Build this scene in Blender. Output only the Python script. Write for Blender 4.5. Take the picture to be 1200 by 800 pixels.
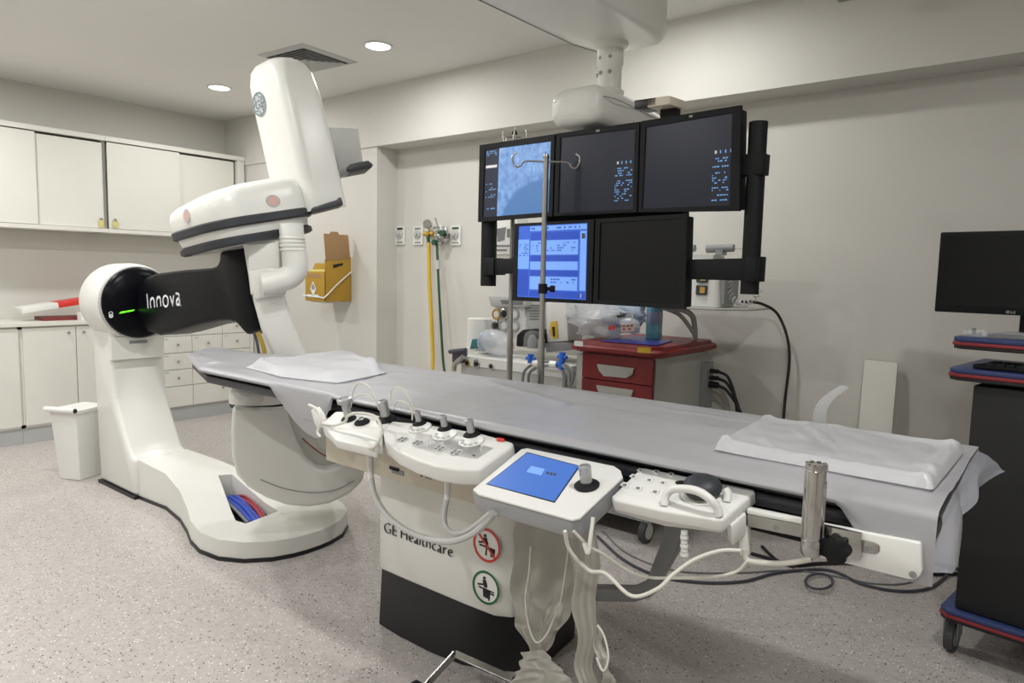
import bpy, bmesh, math, random
from mathutils import Vector, Matrix, noise
from mathutils.bvhtree import BVHTree

for o in list(bpy.data.objects): bpy.data.objects.remove(o)
random.seed(7)
SC = bpy.context.scene
COL = SC.collection
PI = math.pi

# ------------------------------------------------------------------ camera
YAW, PITCH, ROLL, FPX, EYE = math.radians(38.672), math.radians(5.558), math.radians(1.2427), 821.1, 1.42
FW = Vector((-math.sin(YAW)*math.cos(PITCH), math.cos(YAW)*math.cos(PITCH), -math.sin(PITCH)))
_r = Vector((math.cos(YAW), math.sin(YAW), 0)); _u = _r.cross(FW)
RT = _r*math.cos(ROLL) + _u*math.sin(ROLL)
UP = -_r*math.sin(ROLL) + _u*math.cos(ROLL)
CAM = Vector((0, 0, EYE))
cd = bpy.data.cameras.new('camera'); cam = bpy.data.objects.new('camera', cd); COL.objects.link(cam)
cam.matrix_world = Matrix(((RT.x, UP.x, -FW.x, 0), (RT.y, UP.y, -FW.y, 0), (RT.z, UP.z, -FW.z, EYE), (0, 0, 0, 1)))
cd.sensor_width = 36; cd.lens = FPX*36/1200; cd.clip_start = .05
SC.camera = cam

# ------------------------------------------------------------------ world, exposure
w = bpy.data.worlds.new('world'); SC.world = w; w.use_nodes = True
w.node_tree.nodes['Background'].inputs[0].default_value = (.9, .92, 1, 1)
w.node_tree.nodes['Background'].inputs[1].default_value = .05
SC.view_settings.view_transform = 'Standard'; SC.view_settings.look = 'None'
SC.view_settings.exposure = 0.1; SC.view_settings.gamma = 1
SC.view_settings.use_curve_mapping = False
CEIL = 2.88
LAMP_W = 18
LAMPS = [(-5.58, 3.077), (-3.672, 3.123), (-1.76, 3.12), (-5.58, 1.15), (-3.67, 1.15), (-1.76, 1.15),
         (-5.58, -.8), (-3.67, -.8), (-1.76, -.8), (.15, -.8), (.15, 1.15)]

# ------------------------------------------------------------------ measuring helpers: a sight line met with a plane of the room
def ray(x, y): return FW + RT*((x-600)/FPX) + UP*((400-y)/FPX)
def onz(x, y, z): d = ray(x, y); return CAM + d*((z-EYE)/d.z)
def onx(x, y, c): d = ray(x, y); return CAM + d*(c/d.x)
def ony(x, y, c): d = ray(x, y); return CAM + d*(c/d.y)
def onp(x, y, p, n): d = ray(x, y); return CAM + d*((Vector(p)-CAM).dot(n)/d.dot(n))
def V(*a): return Vector(a)

# ------------------------------------------------------------------ materials
def lin(c): c /= 255; return c/12.92 if c <= .04045 else ((c+.055)/1.055)**2.4
def rgb(*c): return tuple(lin(x) for x in c) + (1,)
def mat(name, col, rough=.5, metal=0, spec=.5, alpha=1, vary=.05, scale=6, bump=0, bscale=80, emit=None, estr=0, trans=0, coat=0):
    m = bpy.data.materials.new(name); m.use_nodes = True
    nt = m.node_tree; b = nt.nodes['Principled BSDF']; L = nt.links
    tc = nt.nodes.new('ShaderNodeTexCoord')
    n = nt.nodes.new('ShaderNodeTexNoise'); n.inputs['Scale'].default_value = scale; n.inputs['Detail'].default_value = 4
    L.new(tc.outputs['Object'], n.inputs['Vector'])
    mx = nt.nodes.new('ShaderNodeMix'); mx.data_type = 'RGBA'
    c = rgb(*col)
    mx.inputs['A'].default_value = tuple(x*(1-vary) for x in c[:3])+(1,)
    mx.inputs['B'].default_value = tuple(min(1, x*(1+vary)) for x in c[:3])+(1,)
    L.new(n.outputs['Fac'], mx.inputs['Factor']); L.new(mx.outputs['Result'], b.inputs['Base Color'])
    b.inputs['Roughness'].default_value = rough; b.inputs['Metallic'].default_value = metal
    b.inputs['Specular IOR Level'].default_value = spec; b.inputs['Alpha'].default_value = alpha
    b.inputs['Transmission Weight'].default_value = trans; b.inputs['Coat Weight'].default_value = coat
    if bump:
        n2 = nt.nodes.new('ShaderNodeTexNoise'); n2.inputs['Scale'].default_value = bscale
        L.new(tc.outputs['Object'], n2.inputs['Vector'])
        bp = nt.nodes.new('ShaderNodeBump'); bp.inputs['Strength'].default_value = bump; bp.inputs['Distance'].default_value = .004
        L.new(n2.outputs['Fac'], bp.inputs['Height']); L.new(bp.outputs['Normal'], b.inputs['Normal'])
    if emit:
        b.inputs['Emission Color'].default_value = rgb(*emit); b.inputs['Emission Strength'].default_value = estr
    return m
M = {}
def dm(k, *a, **kw): M[k] = mat(k, *a, **kw)
dm('wall', (208, 206, 199), .6, vary=.02, scale=1.5, bump=.08, bscale=160)
dm('ceiling', (230, 229, 225), .8, vary=.015)
dm('laminate', (222, 221, 213), .42, vary=.015)
dm('plinth', (190, 192, 192), .4, vary=.03)
dm('machine', (224, 224, 218), .32, vary=.02, spec=.5)
dm('machine_warm', (206, 198, 180), .4, vary=.02)
dm('console', (228, 228, 224), .38, vary=.015)
dm('light_grey', (188, 189, 186), .45, vary=.03)
dm('panel_side', (158, 160, 162), .35, metal=.3)
dm('mid_grey', (140, 142, 142), .45)
dm('black', (22, 23, 26), .42, vary=.1)
dm('gloss_black', (10, 11, 16), .32, vary=.1, spec=.09)
dm('bumper', (48, 50, 55), .5)
dm('rubber', (62, 65, 67), .6)
dm('matt_black', (20, 21, 23), .6, spec=.25)
dm('dark_table', (46, 48, 54), .45)
dm('steel', (176, 175, 171), .28, metal=1, vary=.06, scale=30)
dm('chrome', (186, 185, 182), .16, metal=1, vary=.05, scale=30)
dm('joystick', (178, 179, 180), .3, metal=.5)
dm('brass', (190, 158, 72), .35, metal=.7)
dm('cable_white', (214, 212, 202), .45)
dm('cable_grey', (120, 122, 124), .5)
dm('cable_dark', (70, 70, 82), .5)
dm('cable_black', (24, 24, 26), .5)
dm('cable_blue', (40, 70, 170), .4)
dm('cable_red', (150, 52, 66), .45)
dm('drape', (166, 166, 169), .34, alpha=.955, vary=.06, scale=3, bump=.2, bscale=9, spec=.45)
dm('drape_end', (176, 177, 186), .3, alpha=.66, vary=.05, scale=3, bump=.15, bscale=9)
dm('sheet_white', (236, 236, 238), .5, vary=.03, scale=5, bump=.25, bscale=14)
dm('plastic_pad', (238, 238, 240), .28, vary=.03, scale=5, bump=.3, bscale=16)
dm('clear', (235, 238, 240), .06, alpha=.13, vary=.01)
dm('visor_film', (206, 210, 214), .08, alpha=.3, vary=.01)
dm('cover_film', (166, 163, 153), .32, alpha=.86, vary=.08, scale=9, bump=.5, bscale=14)
dm('bag_film', (214, 217, 222), .25, alpha=.55, vary=.06, scale=9, bump=.6, bscale=30)
dm('red_paint', (120, 25, 27), .4)
dm('cart_grey', (176, 177, 170), .45)
dm('red', (208, 52, 44), .4)
dm('dull_red', (122, 44, 44), .5)
dm('trim_red', (136, 44, 50), .45)
dm('trim_blue', (48, 62, 108), .45)
dm('cart_black', (26, 27, 28), .55)
dm('carton', (178, 140, 46), .65, vary=.06, scale=12)
dm('carton_lid', (166, 132, 92), .7, vary=.05)
dm('white', (228, 228, 224), .45)
dm('ink', (22, 22, 24), .6)
dm('letter_grey', (62, 66, 68), .5)
dm('letter_white', (226, 228, 230), .5)
dm('sign_red', (206, 56, 40), .45)
dm('sign_green', (24, 98, 52), .45)
dm('decal_pink', (208, 170, 162), .4)
dm('decal_grey', (182, 188, 186), .3, metal=.2)
dm('logo_ink', (96, 112, 124), .35)
dm('yellow_tag', (214, 204, 120), .4)
dm('yellow', (214, 176, 46), .4)
dm('green', (28, 78, 54), .4)
dm('teal', (40, 104, 108), .5)
dm('bottle_blue', (96, 176, 196), .15, alpha=.78)
dm('folder_blue', (54, 62, 140), .35)
dm('bag_blue', (190, 204, 226), .3, alpha=.8)
dm('fit_blue', (36, 98, 196), .4)
dm('laser_line', (168, 92, 76), .5)
dm('amber', (196, 160, 84), .4)
dm('screen_off', (15, 16, 18), .35, spec=.25)
dm('screen_dim', (22, 24, 30), .28, emit=(38, 41, 54), estr=.45, spec=.3)
dm('screen_menu', (20, 24, 36), .3, emit=(28, 32, 48), estr=.8)
dm('screen_cyan', (30, 50, 70), .4, emit=(120, 172, 232), estr=.75)
dm('screen_blue', (30, 50, 110), .3, emit=(58, 100, 198), estr=.9)
dm('screen_pale', (60, 90, 150), .3, emit=(118, 160, 226), estr=.95)
dm('screen_deep', (20, 40, 110), .3, emit=(44, 78, 178), estr=.85)
dm('screen_touch', (30, 60, 120), .3, emit=(70, 116, 196), estr=.75)
dm('led', (40, 200, 30), .3, emit=(120, 255, 40), estr=1.3)
dm('lamp_glow', (255, 255, 250), .4, emit=(255, 252, 242), estr=14)
dm('vent_dark', (58, 60, 60), .6)

def floor_material():
    m = bpy.data.materials.new('speckled_vinyl'); m.use_nodes = True
    nt = m.node_tree; L = nt.links; b = nt.nodes['Principled BSDF']; N = nt.nodes.new
    tc = N('ShaderNodeTexCoord')
    base = N('ShaderNodeTexNoise'); base.inputs['Scale'].default_value = 45; base.inputs['Detail'].default_value = 5
    L.new(tc.outputs['Object'], base.inputs['Vector'])
    r0 = N('ShaderNodeMix'); r0.data_type = 'RGBA'
    r0.inputs['A'].default_value = rgb(164, 158, 154); r0.inputs['B'].default_value = rgb(200, 194, 190)
    L.new(base.outputs['Fac'], r0.inputs['Factor'])
    last = r0.outputs['Result']
    for sc, rad, keep, col in ((52, .20, .42, (84, 72, 66)), (85, .24, .35, (128, 114, 108)), (70, .22, .4, (236, 232, 226))):
        v = N('ShaderNodeTexVoronoi'); v.inputs['Scale'].default_value = sc; L.new(tc.outputs['Object'], v.inputs['Vector'])
        a = N('ShaderNodeMath'); a.operation = 'LESS_THAN'; a.inputs[1].default_value = rad; L.new(v.outputs['Distance'], a.inputs[0])
        s = N('ShaderNodeSeparateColor'); L.new(v.outputs['Color'], s.inputs[0])
        k = N('ShaderNodeMath'); k.operation = 'LESS_THAN'; k.inputs[1].default_value = keep; L.new(s.outputs[0], k.inputs[0])
        mu = N('ShaderNodeMath'); mu.operation = 'MULTIPLY'; L.new(a.outputs[0], mu.inputs[0]); L.new(k.outputs[0], mu.inputs[1])
        mx = N('ShaderNodeMix'); mx.data_type = 'RGBA'; L.new(mu.outputs[0], mx.inputs['Factor'])
        L.new(last, mx.inputs['A']); mx.inputs['B'].default_value = rgb(*col); last = mx.outputs['Result']
    L.new(last, b.inputs['Base Color']); b.inputs['Roughness'].default_value = .5
    b.inputs['Specular IOR Level'].default_value = .35
    return m
M['floor'] = floor_material()

def xray_material():
    # the picture shown by the lit monitor: soft blue noise with a darker dome at the bottom
    m = bpy.data.materials.new('screen_xray'); m.use_nodes = True
    nt = m.node_tree; L = nt.links; b = nt.nodes['Principled BSDF']; N = nt.nodes.new
    tc = N('ShaderNodeTexCoord')
    n = N('ShaderNodeTexNoise'); n.inputs['Scale'].default_value = 7; n.inputs['Detail'].default_value = 8; n.inputs['Roughness'].default_value = .7
    L.new(tc.outputs['Generated'], n.inputs['Vector'])
    cr = N('ShaderNodeValToRGB')
    cr.color_ramp.elements[0].position = .3; cr.color_ramp.elements[0].color = rgb(62, 108, 178)
    cr.color_ramp.elements[1].position = .72; cr.color_ramp.elements[1].color = rgb(150, 190, 235)
    L.new(n.outputs['Fac'], cr.inputs[0])
    vs = N('ShaderNodeVectorMath'); vs.operation = 'SUBTRACT'; vs.inputs[1].default_value = (.85, 0.5, -.35)
    L.new(tc.outputs['Generated'], vs.inputs[0])
    vm = N('ShaderNodeVectorMath'); vm.operation = 'MULTIPLY'; vm.inputs[1].default_value = (1, 0, 1); L.new(vs.outputs[0], vm.inputs[0])
    ln = N('ShaderNodeVectorMath'); ln.operation = 'LENGTH'; L.new(vm.outputs[0], ln.inputs[0])
    mr = N('ShaderNodeMapRange'); mr.inputs[1].default_value = .80; mr.inputs[2].default_value = .86
    L.new(ln.outputs['Value'], mr.inputs[0])
    mx = N('ShaderNodeMix'); mx.data_type = 'RGBA'; mx.inputs['A'].default_value = rgb(72, 118, 172)
    L.new(mr.outputs[0], mx.inputs['Factor']); L.new(cr.outputs[0], mx.inputs['B'])
    b.inputs['Base Color'].default_value = (.02, .03, .05, 1); b.inputs['Roughness'].default_value = .3
    L.new(mx.outputs['Result'], b.inputs['Emission Color']); b.inputs['Emission Strength'].default_value = .95
    return m
M['screen_xray'] = xray_material()

# ------------------------------------------------------------------ object helpers
def tag(o, label=None, cat=None, group=None, kind=None):
    if label: o['label'] = label
    if cat: o['category'] = cat
    if group: o['group'] = group
    if kind: o['kind'] = kind
    return o
def wpos(o):
    p = Vector((0, 0, 0))
    while o: p += o.location; o = o.parent
    return p
def thing(name, label, cat, loc, group=None):
    o = bpy.data.objects.new(name, None); COL.objects.link(o); o.location = loc
    o.empty_display_size = .05
    return tag(o, label, cat, group)
def mk(name, bm, m, parent=None, smooth=38, label=None):
    """link a bmesh given in room coordinates as one mesh object"""
    bmesh.ops.recalc_face_normals(bm, faces=bm.faces)
    me = bpy.data.meshes.new(name)
    lo = Vector([min(v.co[i] for v in bm.verts) for i in range(3)]); hi = Vector([max(v.co[i] for v in bm.verts) for i in range(3)])
    o0 = (lo+hi)/2
    if parent is None: o0.z = lo.z
    bmesh.ops.translate(bm, verts=bm.verts, vec=-o0)
    bm.to_mesh(me); bm.free()
    if smooth:
        me.shade_smooth(); me.set_sharp_from_angle(angle=math.radians(smooth))
    me.materials.append(M[m])
    o = bpy.data.objects.new(name, me); COL.objects.link(o)
    if parent: o.parent = parent; o.location = o0 - wpos(parent)
    else: o.location = o0
    if label: o['label'] = label
    return o
def struct(name, bm, m, parent=None, smooth=0):
    o = mk(name, bm, m, parent, smooth)
    if not parent: o['kind'] = 'structure'
    return o
def NB(): return bmesh.new()
def bev(bm, r, seg=2, ang=30):
    es = [e for e in bm.edges if len(e.link_faces) == 2 and e.calc_face_angle(0) > math.radians(ang)]
    if es and r: bmesh.ops.bevel(bm, geom=es, offset=r, segments=seg, affect='EDGES', profile=.5, clamp_overlap=True)
    return bm
def merge(a, b):
    me = bpy.data.meshes.new('tmp'); b.to_mesh(me); b.free(); a.from_mesh(me); bpy.data.meshes.remove(me); return a
def join(*bs):
    a = bs[0]
    for b in bs[1:]: merge(a, b)
    return a
def box(lo, hi, r=0, seg=2):
    bm = NB(); x0, y0, z0 = lo; x1, y1, z1 = hi
    vs = [bm.verts.new(p) for p in ((x0,y0,z0),(x1,y0,z0),(x1,y1,z0),(x0,y1,z0),(x0,y0,z1),(x1,y0,z1),(x1,y1,z1),(x0,y1,z1))]
    for f in ((0,3,2,1),(4,5,6,7),(0,1,5,4),(1,2,6,5),(2,3,7,6),(3,0,4,7)): bm.faces.new([vs[i] for i in f])
    return bev(bm, r, seg)
def prism(pts, vec, r=0, seg=2):
    bm = NB(); vec = Vector(vec); a = [bm.verts.new(p) for p in pts]; b = [bm.verts.new(Vector(p)+vec) for p in pts]
    n = len(a); bm.faces.new(a); bm.faces.new(b[::-1])
    for i in range(n): bm.faces.new((a[i], b[i], b[(i+1) % n], a[(i+1) % n]))
    bmesh.ops.recalc_face_normals(bm, faces=bm.faces)
    if r: bev(bm, r, seg)
    return bm
def loft(rings, caps=True, closed=True):
    bm = NB(); R = [[bm.verts.new(p) for p in r] for r in rings]; n = len(R[0])
    for a, b in zip(R, R[1:]):
        for i in range(n if closed else n-1): bm.faces.new((a[i], a[(i+1) % n], b[(i+1) % n], b[i]))
    if caps: bm.faces.new(R[0][::-1]); bm.faces.new(R[-1])
    return bm
def frame_of(d):
    d = Vector(d).normalized(); a = d.orthogonal().normalized(); return a, d.cross(a)
def cyl(p, q, r0, r1=None, n=24, r=0):
    p, q = Vector(p), Vector(q); r1 = r0 if r1 is None else r1; a, b = frame_of(q-p)
    bm = loft([[c + (a*math.cos(t)+b*math.sin(t))*rr for t in [2*PI*i/n for i in range(n)]] for c, rr in ((p, r0), (q, r1))])
    return bev(bm, r, 2, 50) if r else bm
def lathe(p, axis, prof, n=28):
    p = Vector(p); axis = Vector(axis).normalized(); a, b = frame_of(axis)
    return loft([[p+axis*h + (a*math.cos(t)+b*math.sin(t))*max(rr, 1e-4) for t in [2*PI*i/n for i in range(n)]] for rr, h in prof])
def smooth_path(pts, k=6):
    pts = [Vector(p) for p in pts]
    if len(pts) < 3 or k < 2: return pts
    P = [pts[0]*2-pts[1]] + pts + [pts[-1]*2-pts[-2]]; out = []
    for i in range(1, len(P)-2):
        for j in range(k):
            t = j/k; a, b, c, d = P[i-1:i+3]
            out.append(.5*((2*b)+(c-a)*t+(2*a-5*b+4*c-d)*t*t+(3*b-a-3*c+d)*t**3))
    return out+[pts[-1]]
def tube(pts, r, n=8, k=6):
    P = smooth_path(pts, k); rings = []; a = None
    for i, p in enumerate(P):
        d = (P[min(i+1, len(P)-1)]-P[max(i-1, 0)]).normalized()
        a = frame_of(d)[0] if a is None else (a-d*a.dot(d)).normalized()
        b = d.cross(a); rr = r(i/(len(P)-1)) if callable(r) else r
        rings.append([p+(a*math.cos(2*PI*j/n)+b*math.sin(2*PI*j/n))*rr for j in range(n)])
    return loft(rings)
def ellipsoid(c, ax, n=16, m=10):
    c = Vector(c); ax = [Vector(a) for a in ax]
    rings = [[c+ax[0]*(math.cos(2*PI*i/n)*math.sin(t))+ax[1]*(math.sin(2*PI*i/n)*math.sin(t))+ax[2]*math.cos(t) for i in range(n)]
             for t in [PI*(j+.02)/m*(1-.004*0) if j < m else PI*.998 for j in range(m+1)]]
    return loft(rings)
def sheet(fn, nu, nv, th=0):
    """surface fn(u,v); th > 0 makes it a thin solid"""
    bm = NB(); G = [[bm.verts.new(fn(i/nu, j/nv)) for j in range(nv+1)] for i in range(nu+1)]
    for i in range(nu):
        for j in range(nv): bm.faces.new((G[i][j], G[i+1][j], G[i+1][j+1], G[i][j+1]))
    if th: bmesh.ops.solidify(bm, geom=bm.faces[:], thickness=th)
    return bm
def rrect(c, ex, ey, hx, hy, r, k=6):
    """rounded rectangle ring round c in the ex, ey plane"""
    out = []
    for cx, cy, a0 in ((1, 1, 0), (-1, 1, 90), (-1, -1, 180), (1, -1, 270)):
        for i in range(k+1):
            t = math.radians(a0+90*i/k); out.append(c+ex*(cx*(hx-r)+r*math.cos(t))+ey*(cy*(hy-r)+r*math.sin(t)))
    return out
def disc(c, n, r, th, k=24, sx=1, up=None):
    """thin round plate facing n"""
    c, n = Vector(c), Vector(n).normalized()
    e2 = (Vector(up or (0, 0, 1))-n*n.dot(Vector(up or (0, 0, 1)))).normalized(); e1 = e2.cross(n)
    return prism([c+e1*(r*sx*math.cos(2*PI*i/k))+e2*(r*math.sin(2*PI*i/k)) for i in range(k)], n*th)
def ringplate(c, e1, e2, r0, r1, th, k=36):
    n = e1.cross(e2); rings = []
    for rr, h in ((r0, 0), (r1, 0), (r1, th), (r0, th)):
        rings.append([c+n*h+(e1*math.cos(2*PI*i/k)+e2*math.sin(2*PI*i/k))*rr for i in range(k)])
    rings.append(rings[0]); bm = loft(rings, caps=False); bmesh.ops.remove_doubles(bm, verts=bm.verts, dist=1e-6); return bm
def textbm(s, size, org, ex, ey, th=.001, align='LEFT', shear=0, thin=0):
    cu = bpy.data.curves.new('t', 'FONT'); cu.body = s; cu.size = size; cu.align_x = align; cu.extrude = th/2; cu.resolution_u = 3; cu.shear = shear; cu.offset = thin
    o = bpy.data.objects.new('t', cu); COL.objects.link(o); bpy.context.view_layer.update()
    me = bpy.data.meshes.new_from_object(o.evaluated_get(bpy.context.evaluated_depsgraph_get()))
    bm = NB(); bm.from_mesh(me); bpy.data.objects.remove(o); bpy.data.meshes.remove(me)
    ex = Vector(ex).normalized(); ey = (Vector(ey)-ex*ex.dot(Vector(ey))).normalized(); n = ex.cross(ey)
    bm.transform(Matrix(((ex.x, ey.x, n.x, org[0]), (ex.y, ey.y, n.y, org[1]), (ex.z, ey.z, n.z, org[2]), (0, 0, 0, 1))))
    return bm
def hit(o, x, y):
    """where the sight line through a photo point meets a built mesh: place and facing for a decal on it"""
    bm = NB(); bm.from_mesh(o.data); bm.transform(Matrix.Translation(wpos(o))); t = BVHTree.FromBMesh(bm)
    p, n, i, d = t.ray_cast(CAM, ray(x, y).normalized()); bm.free()
    if p is None: raise RuntimeError('miss %s %s %s' % (o.name, x, y))
    if n.dot(ray(x, y)) > 0: n = -n
    return p, n
def cut(o, cutter):
    """carve a hole into a mesh object"""
    me = bpy.data.meshes.new('c'); bmesh.ops.recalc_face_normals(cutter, faces=cutter.faces); cutter.to_mesh(me); cutter.free()
    c = bpy.data.objects.new('c', me); COL.objects.link(c)
    md = o.modifiers.new('b', 'BOOLEAN'); md.object = c; md.operation = 'DIFFERENCE'; md.solver = 'EXACT'
    bpy.context.view_layer.update()
    n = bpy.data.meshes.new_from_object(o.evaluated_get(bpy.context.evaluated_depsgraph_get()))
    o.modifiers.clear(); o.data = n; bpy.data.objects.remove(c)
    n.shade_smooth(); n.set_sharp_from_angle(angle=math.radians(38))
X_, Y_, Z_ = V(1, 0, 0), V(0, 1, 0), V(0, 0, 1)

# ================================================================== the room
WX, PY, WY, SZ = -6.81, 3.80, 4.03, 2.415      # left wall, pier face, back wall, soffit underside
RX, FY = 2.3, -2.6
struct('floor', box((WX-.1, FY-.1, -.1), (RX+.1, WY+.1, 0)), 'floor')
struct('ceiling', box((WX-.1, FY-.1, CEIL), (RX+.1, WY+.1, CEIL+.1)), 'ceiling')
struct('wall_left', box((WX-.1, FY-.1, 0), (WX, WY+.1, CEIL)), 'wall')
struct('wall_back', box((WX, WY, 0), (RX+.1, WY+.1, CEIL)), 'wall')
struct('wall_right', box((RX, FY-.1, 0), (RX+.1, WY, CEIL)), 'wall')
struct('wall_front', box((WX, FY-.1, 0), (RX, FY, CEIL)), 'wall')
struct('wall_pier', box((WX, PY+.012, 0), (-4.49, WY, SZ)), 'wall')
struct('trim_1', box((WX, PY, SZ), (RX, WY, CEIL)), 'wall')      # lowered soffit along the back wall
struct('baseboard_back', box((-4.49, WY-.015, 0), (RX, WY, .09), .004), 'plinth')

# ceiling lamps
def downlight(x, y, lab):
    t = thing('downlight', lab, 'ceiling lamp', (x, y, CEIL), 'recessed downlights')
    mk('rim', lathe((x, y, CEIL-.001), (0, 0, -1), [(.078, 0), (.094, 0), (.094, .006), (.088, .010), (.078, .008), (.078, 0)]), 'white', t)
    mk('glowing_lens', lathe((x, y, CEIL-.001), (0, 0, -1), [(.001, .0), (.077, .0), (.077, .005), (.001, .006)]), 'lamp_glow', t)
    l = bpy.data.lights.new('downlight_bulb', 'AREA'); l.shape = 'DISK'; l.size = .15; l.energy = LAMP_W*(.62 if y > 3 else 1.22); l.color = (1, .995, .98); l.spread = math.radians(178)
    o = bpy.data.objects.new('downlight_bulb', l); COL.objects.link(o); o.parent = t; o.location = (0, 0, -.012)
    return t
for i, (x, y) in enumerate(LAMPS):
    lab = {0: 'glowing round ceiling downlight above the white wall cabinets',
           1: 'glowing round ceiling downlight beside the square air vent',
           2: 'round ceiling downlight hidden above the white boom end'}.get(i, 'round ceiling downlight outside the picture on the camera side')
    downlight(x, y, lab)

# square ceiling air vent with nested louvre frames
vc = V(-4.30, 3.03, CEIL); a45 = math.radians(4)
t = thing('air_vent', 'square ceiling air vent with nested slanted louvres', 'air vent', vc)
ve, vf = V(math.cos(a45), math.sin(a45), 0), V(-math.sin(a45), math.cos(a45), 0)
def sqring(c, h0, h1, z0, z1):
    rings = []
    for h, z in ((h0, z0), (h1, z1), (h1-.004, z1), (h0-.004, z0)):
        rings.append([c+ve*(h*sx)+vf*(h*sy)+V(0, 0, z) for sx, sy in ((1, 1), (-1, 1), (-1, -1), (1, -1))])
    rings.append(rings[0]); b = loft(rings, caps=False); bmesh.ops.remove_doubles(b, verts=b.verts, dist=1e-6); return b
mk('backing', prism([vc+ve*(.2*sx)+vf*(.2*sy)+V(0, 0, -.003) for sx, sy in ((1, 1), (-1, 1), (-1, -1), (1, -1))], (0, 0, .002)), 'vent_dark', t)
mk('outer_frame', join(sqring(vc, .235, .20, -.004, -.014), sqring(vc, .24, .236, -.001, -.005)), 'light_grey', t)
for k in range(5):
    h = .185-.034*k
    mk('louvre', sqring(vc, h, h-.018, -.022, -.006), 'light_grey' if k else 'light_grey', t)
# dark bracket on the ceiling at the top of the picture
bp = ony(990, 0, 3.6)
t = mk('ceiling_bracket', join(cyl(bp+V(0, 0, .02), V(bp.x, bp.y, CEIL), .012), box(bp-V(.03, .02, .0), bp+V(.03, .02, .03), .004)), 'mid_grey')
tag(t, 'small dark bracket hanging from the ceiling at the top edge', 'bracket')

# ================================================================== cabinets on the left wall
CB = -6.33
def knob(p, par, m='mid_grey'): mk('knob', lathe(p, X_, [(.004, 0), (.004, .012), (.011, .016), (.012, .022), (.006, .027)], 12), m, par)
def base_unit(y0, y1, doors, lab):
    t = thing('base_cabinet', lab, 'cabinet', (WX+.25, (y0+y1)/2, 0), 'white base cabinets on the left wall')
    mk('carcass', box((WX+.002, y0, .13), (CB-.02, y1, .928)), 'laminate', t)
    mk('face_frame', join(box((CB-.02, y0, .13), (CB-.004, y1, .155)), box((CB-.02, y0, .905), (CB-.004, y1, .928)),
        box((CB-.02, y0, .13), (CB-.004, y0+.016, .928)), box((CB-.02, y1-.016, .13), (CB-.004, y1, .928))), 'laminate', t)
    mk('plinth', box((WX+.05, y0, 0), (CB-.03, y1, .13)), 'plinth', t)
    for a, b, kn in doors:
        d = mk('door', box((CB-.004, a+.003, .15), (CB+.014, b-.003, .912), .002), 'laminate', t)
        knob((CB+.014, kn, .868), d)
    return t
base_unit(.9, 1.825, [(.915, 1.36, 1.31), (1.36, 1.812, 1.41)], 'white base cabinet cut off by the left edge of the picture')
base_unit(1.827, 2.60, [(1.838, 2.212, 2.155), (2.212, 2.59, 2.265)], 'white two-door base cabinet right behind the waste bin')
t = thing('drawer_cabinet', 'white cabinet of many small drawers behind the C-arm column', 'cabinet', (WX+.25, 3.2, 0), 'white base cabinets on the left wall')
mk('carcass', box((WX+.002, 2.602, .13), (CB-.02, 3.797, .928)), 'laminate', t)
mk('plinth', box((WX+.05, 2.602, 0), (CB-.03, 3.797, .13)), 'plinth', t)
mk('filler', box((CB-.02, 3.755, .13), (CB+.006, 3.797, .928)), 'laminate', t)
cols = [2.612, 2.895, 3.173, 3.468, 3.752]; rows = [.926, .788, .634, .483, .330]
def drawer(y0, y1, z0, z1, ky, kz):
    d = mk('drawer', box((CB-.02, y0+.0025, z0+.0025), (CB+.012, y1-.0025, z1-.0025), .0015), 'laminate', t)
    knob((CB+.012, ky, kz), d); return d
for i in range(4):
    for j in range(4):
        d = drawer(cols[i], cols[i+1], rows[j+1], rows[j], (cols[i]+cols[i+1])/2, (rows[j]+rows[j+1])/2)
        mk('card_slot', box((CB+.011, cols[i]+.025, rows[j]-.03), (CB+.0135, cols[i]+.06, rows[j]-.018)), 'light_grey', d)
        if (i, j) == (1, 0):
            mk('sticker', box((CB+.011, cols[i]+.13, rows[j+1]+.02), (CB+.0135, cols[i]+.15, rows[j+1]+.07)), 'bag_blue', d)
drawer(2.612, 3.173, .14, .330, 2.892, .276); drawer(3.173, 3.752, .14, .330, 3.46, .276)
ct = mk('countertop', box((WX+.002, .9, .929), (CB+.03, 3.797, .956), .004), 'laminate'); tag(ct, 'long white laminate worktop on top of the base cabinets', 'worktop')
UX = -6.45
def wall_unit(y0, y1, doors, lab, end):
    t = thing('wall_cabinet', lab, 'cabinet', (WX+.18, (y0+y1)/2, 1.69), 'white wall cabinets with sliding doors')
    mk('carcass', join(box((WX+.002, y0, 1.692), (UX-.045, y1, 1.705)), box((WX+.002, y0, 2.475), (UX-.045, y1, 2.488)),
        box((WX+.002, y0, 1.692), (WX+.012, y1, 2.488)), box((WX+.002, y0, 1.692), (UX-.045, y0+.015, 2.488)), box((WX+.002, y1-.015, 1.692), (UX-.045, y1, 2.488))), 'laminate', t)
    mk('top_rail', box((UX-.045, y0, 2.452), (UX+.018, y1, 2.49), .004), 'laminate', t)
    mk('bottom_rail', box((UX-.045, y0, 1.69), (UX+.012, y1, 1.722), .006), 'laminate', t)
    for a, b, fr, lk in doors:
        x1 = UX if fr else UX-.022
        d = mk('sliding_door', box((x1-.018, a, 1.726), (x1, b, 2.444 if fr else 2.436), .0015), 'laminate', t)
        if lk:
            mk('lock', cyl((x1, lk, 1.80), (x1+.018, lk, 1.80), .011, n=12), 'mid_grey', d)
            mk('key_tag', prism([V(x1+.008, lk+q[0], 1.795+q[1]) for q in ((-.014, 0), (.014, 0), (.019, -.04), (.012, -.062), (-.012, -.062), (-.019, -.04))], (.006, 0, 0), .001), 'yellow_tag', d)
    if end: mk('end_stile', box((UX-.045, y1-.075, 1.70), (UX+.008, y1, 2.46), .002), 'laminate', t)
    return t
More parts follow.
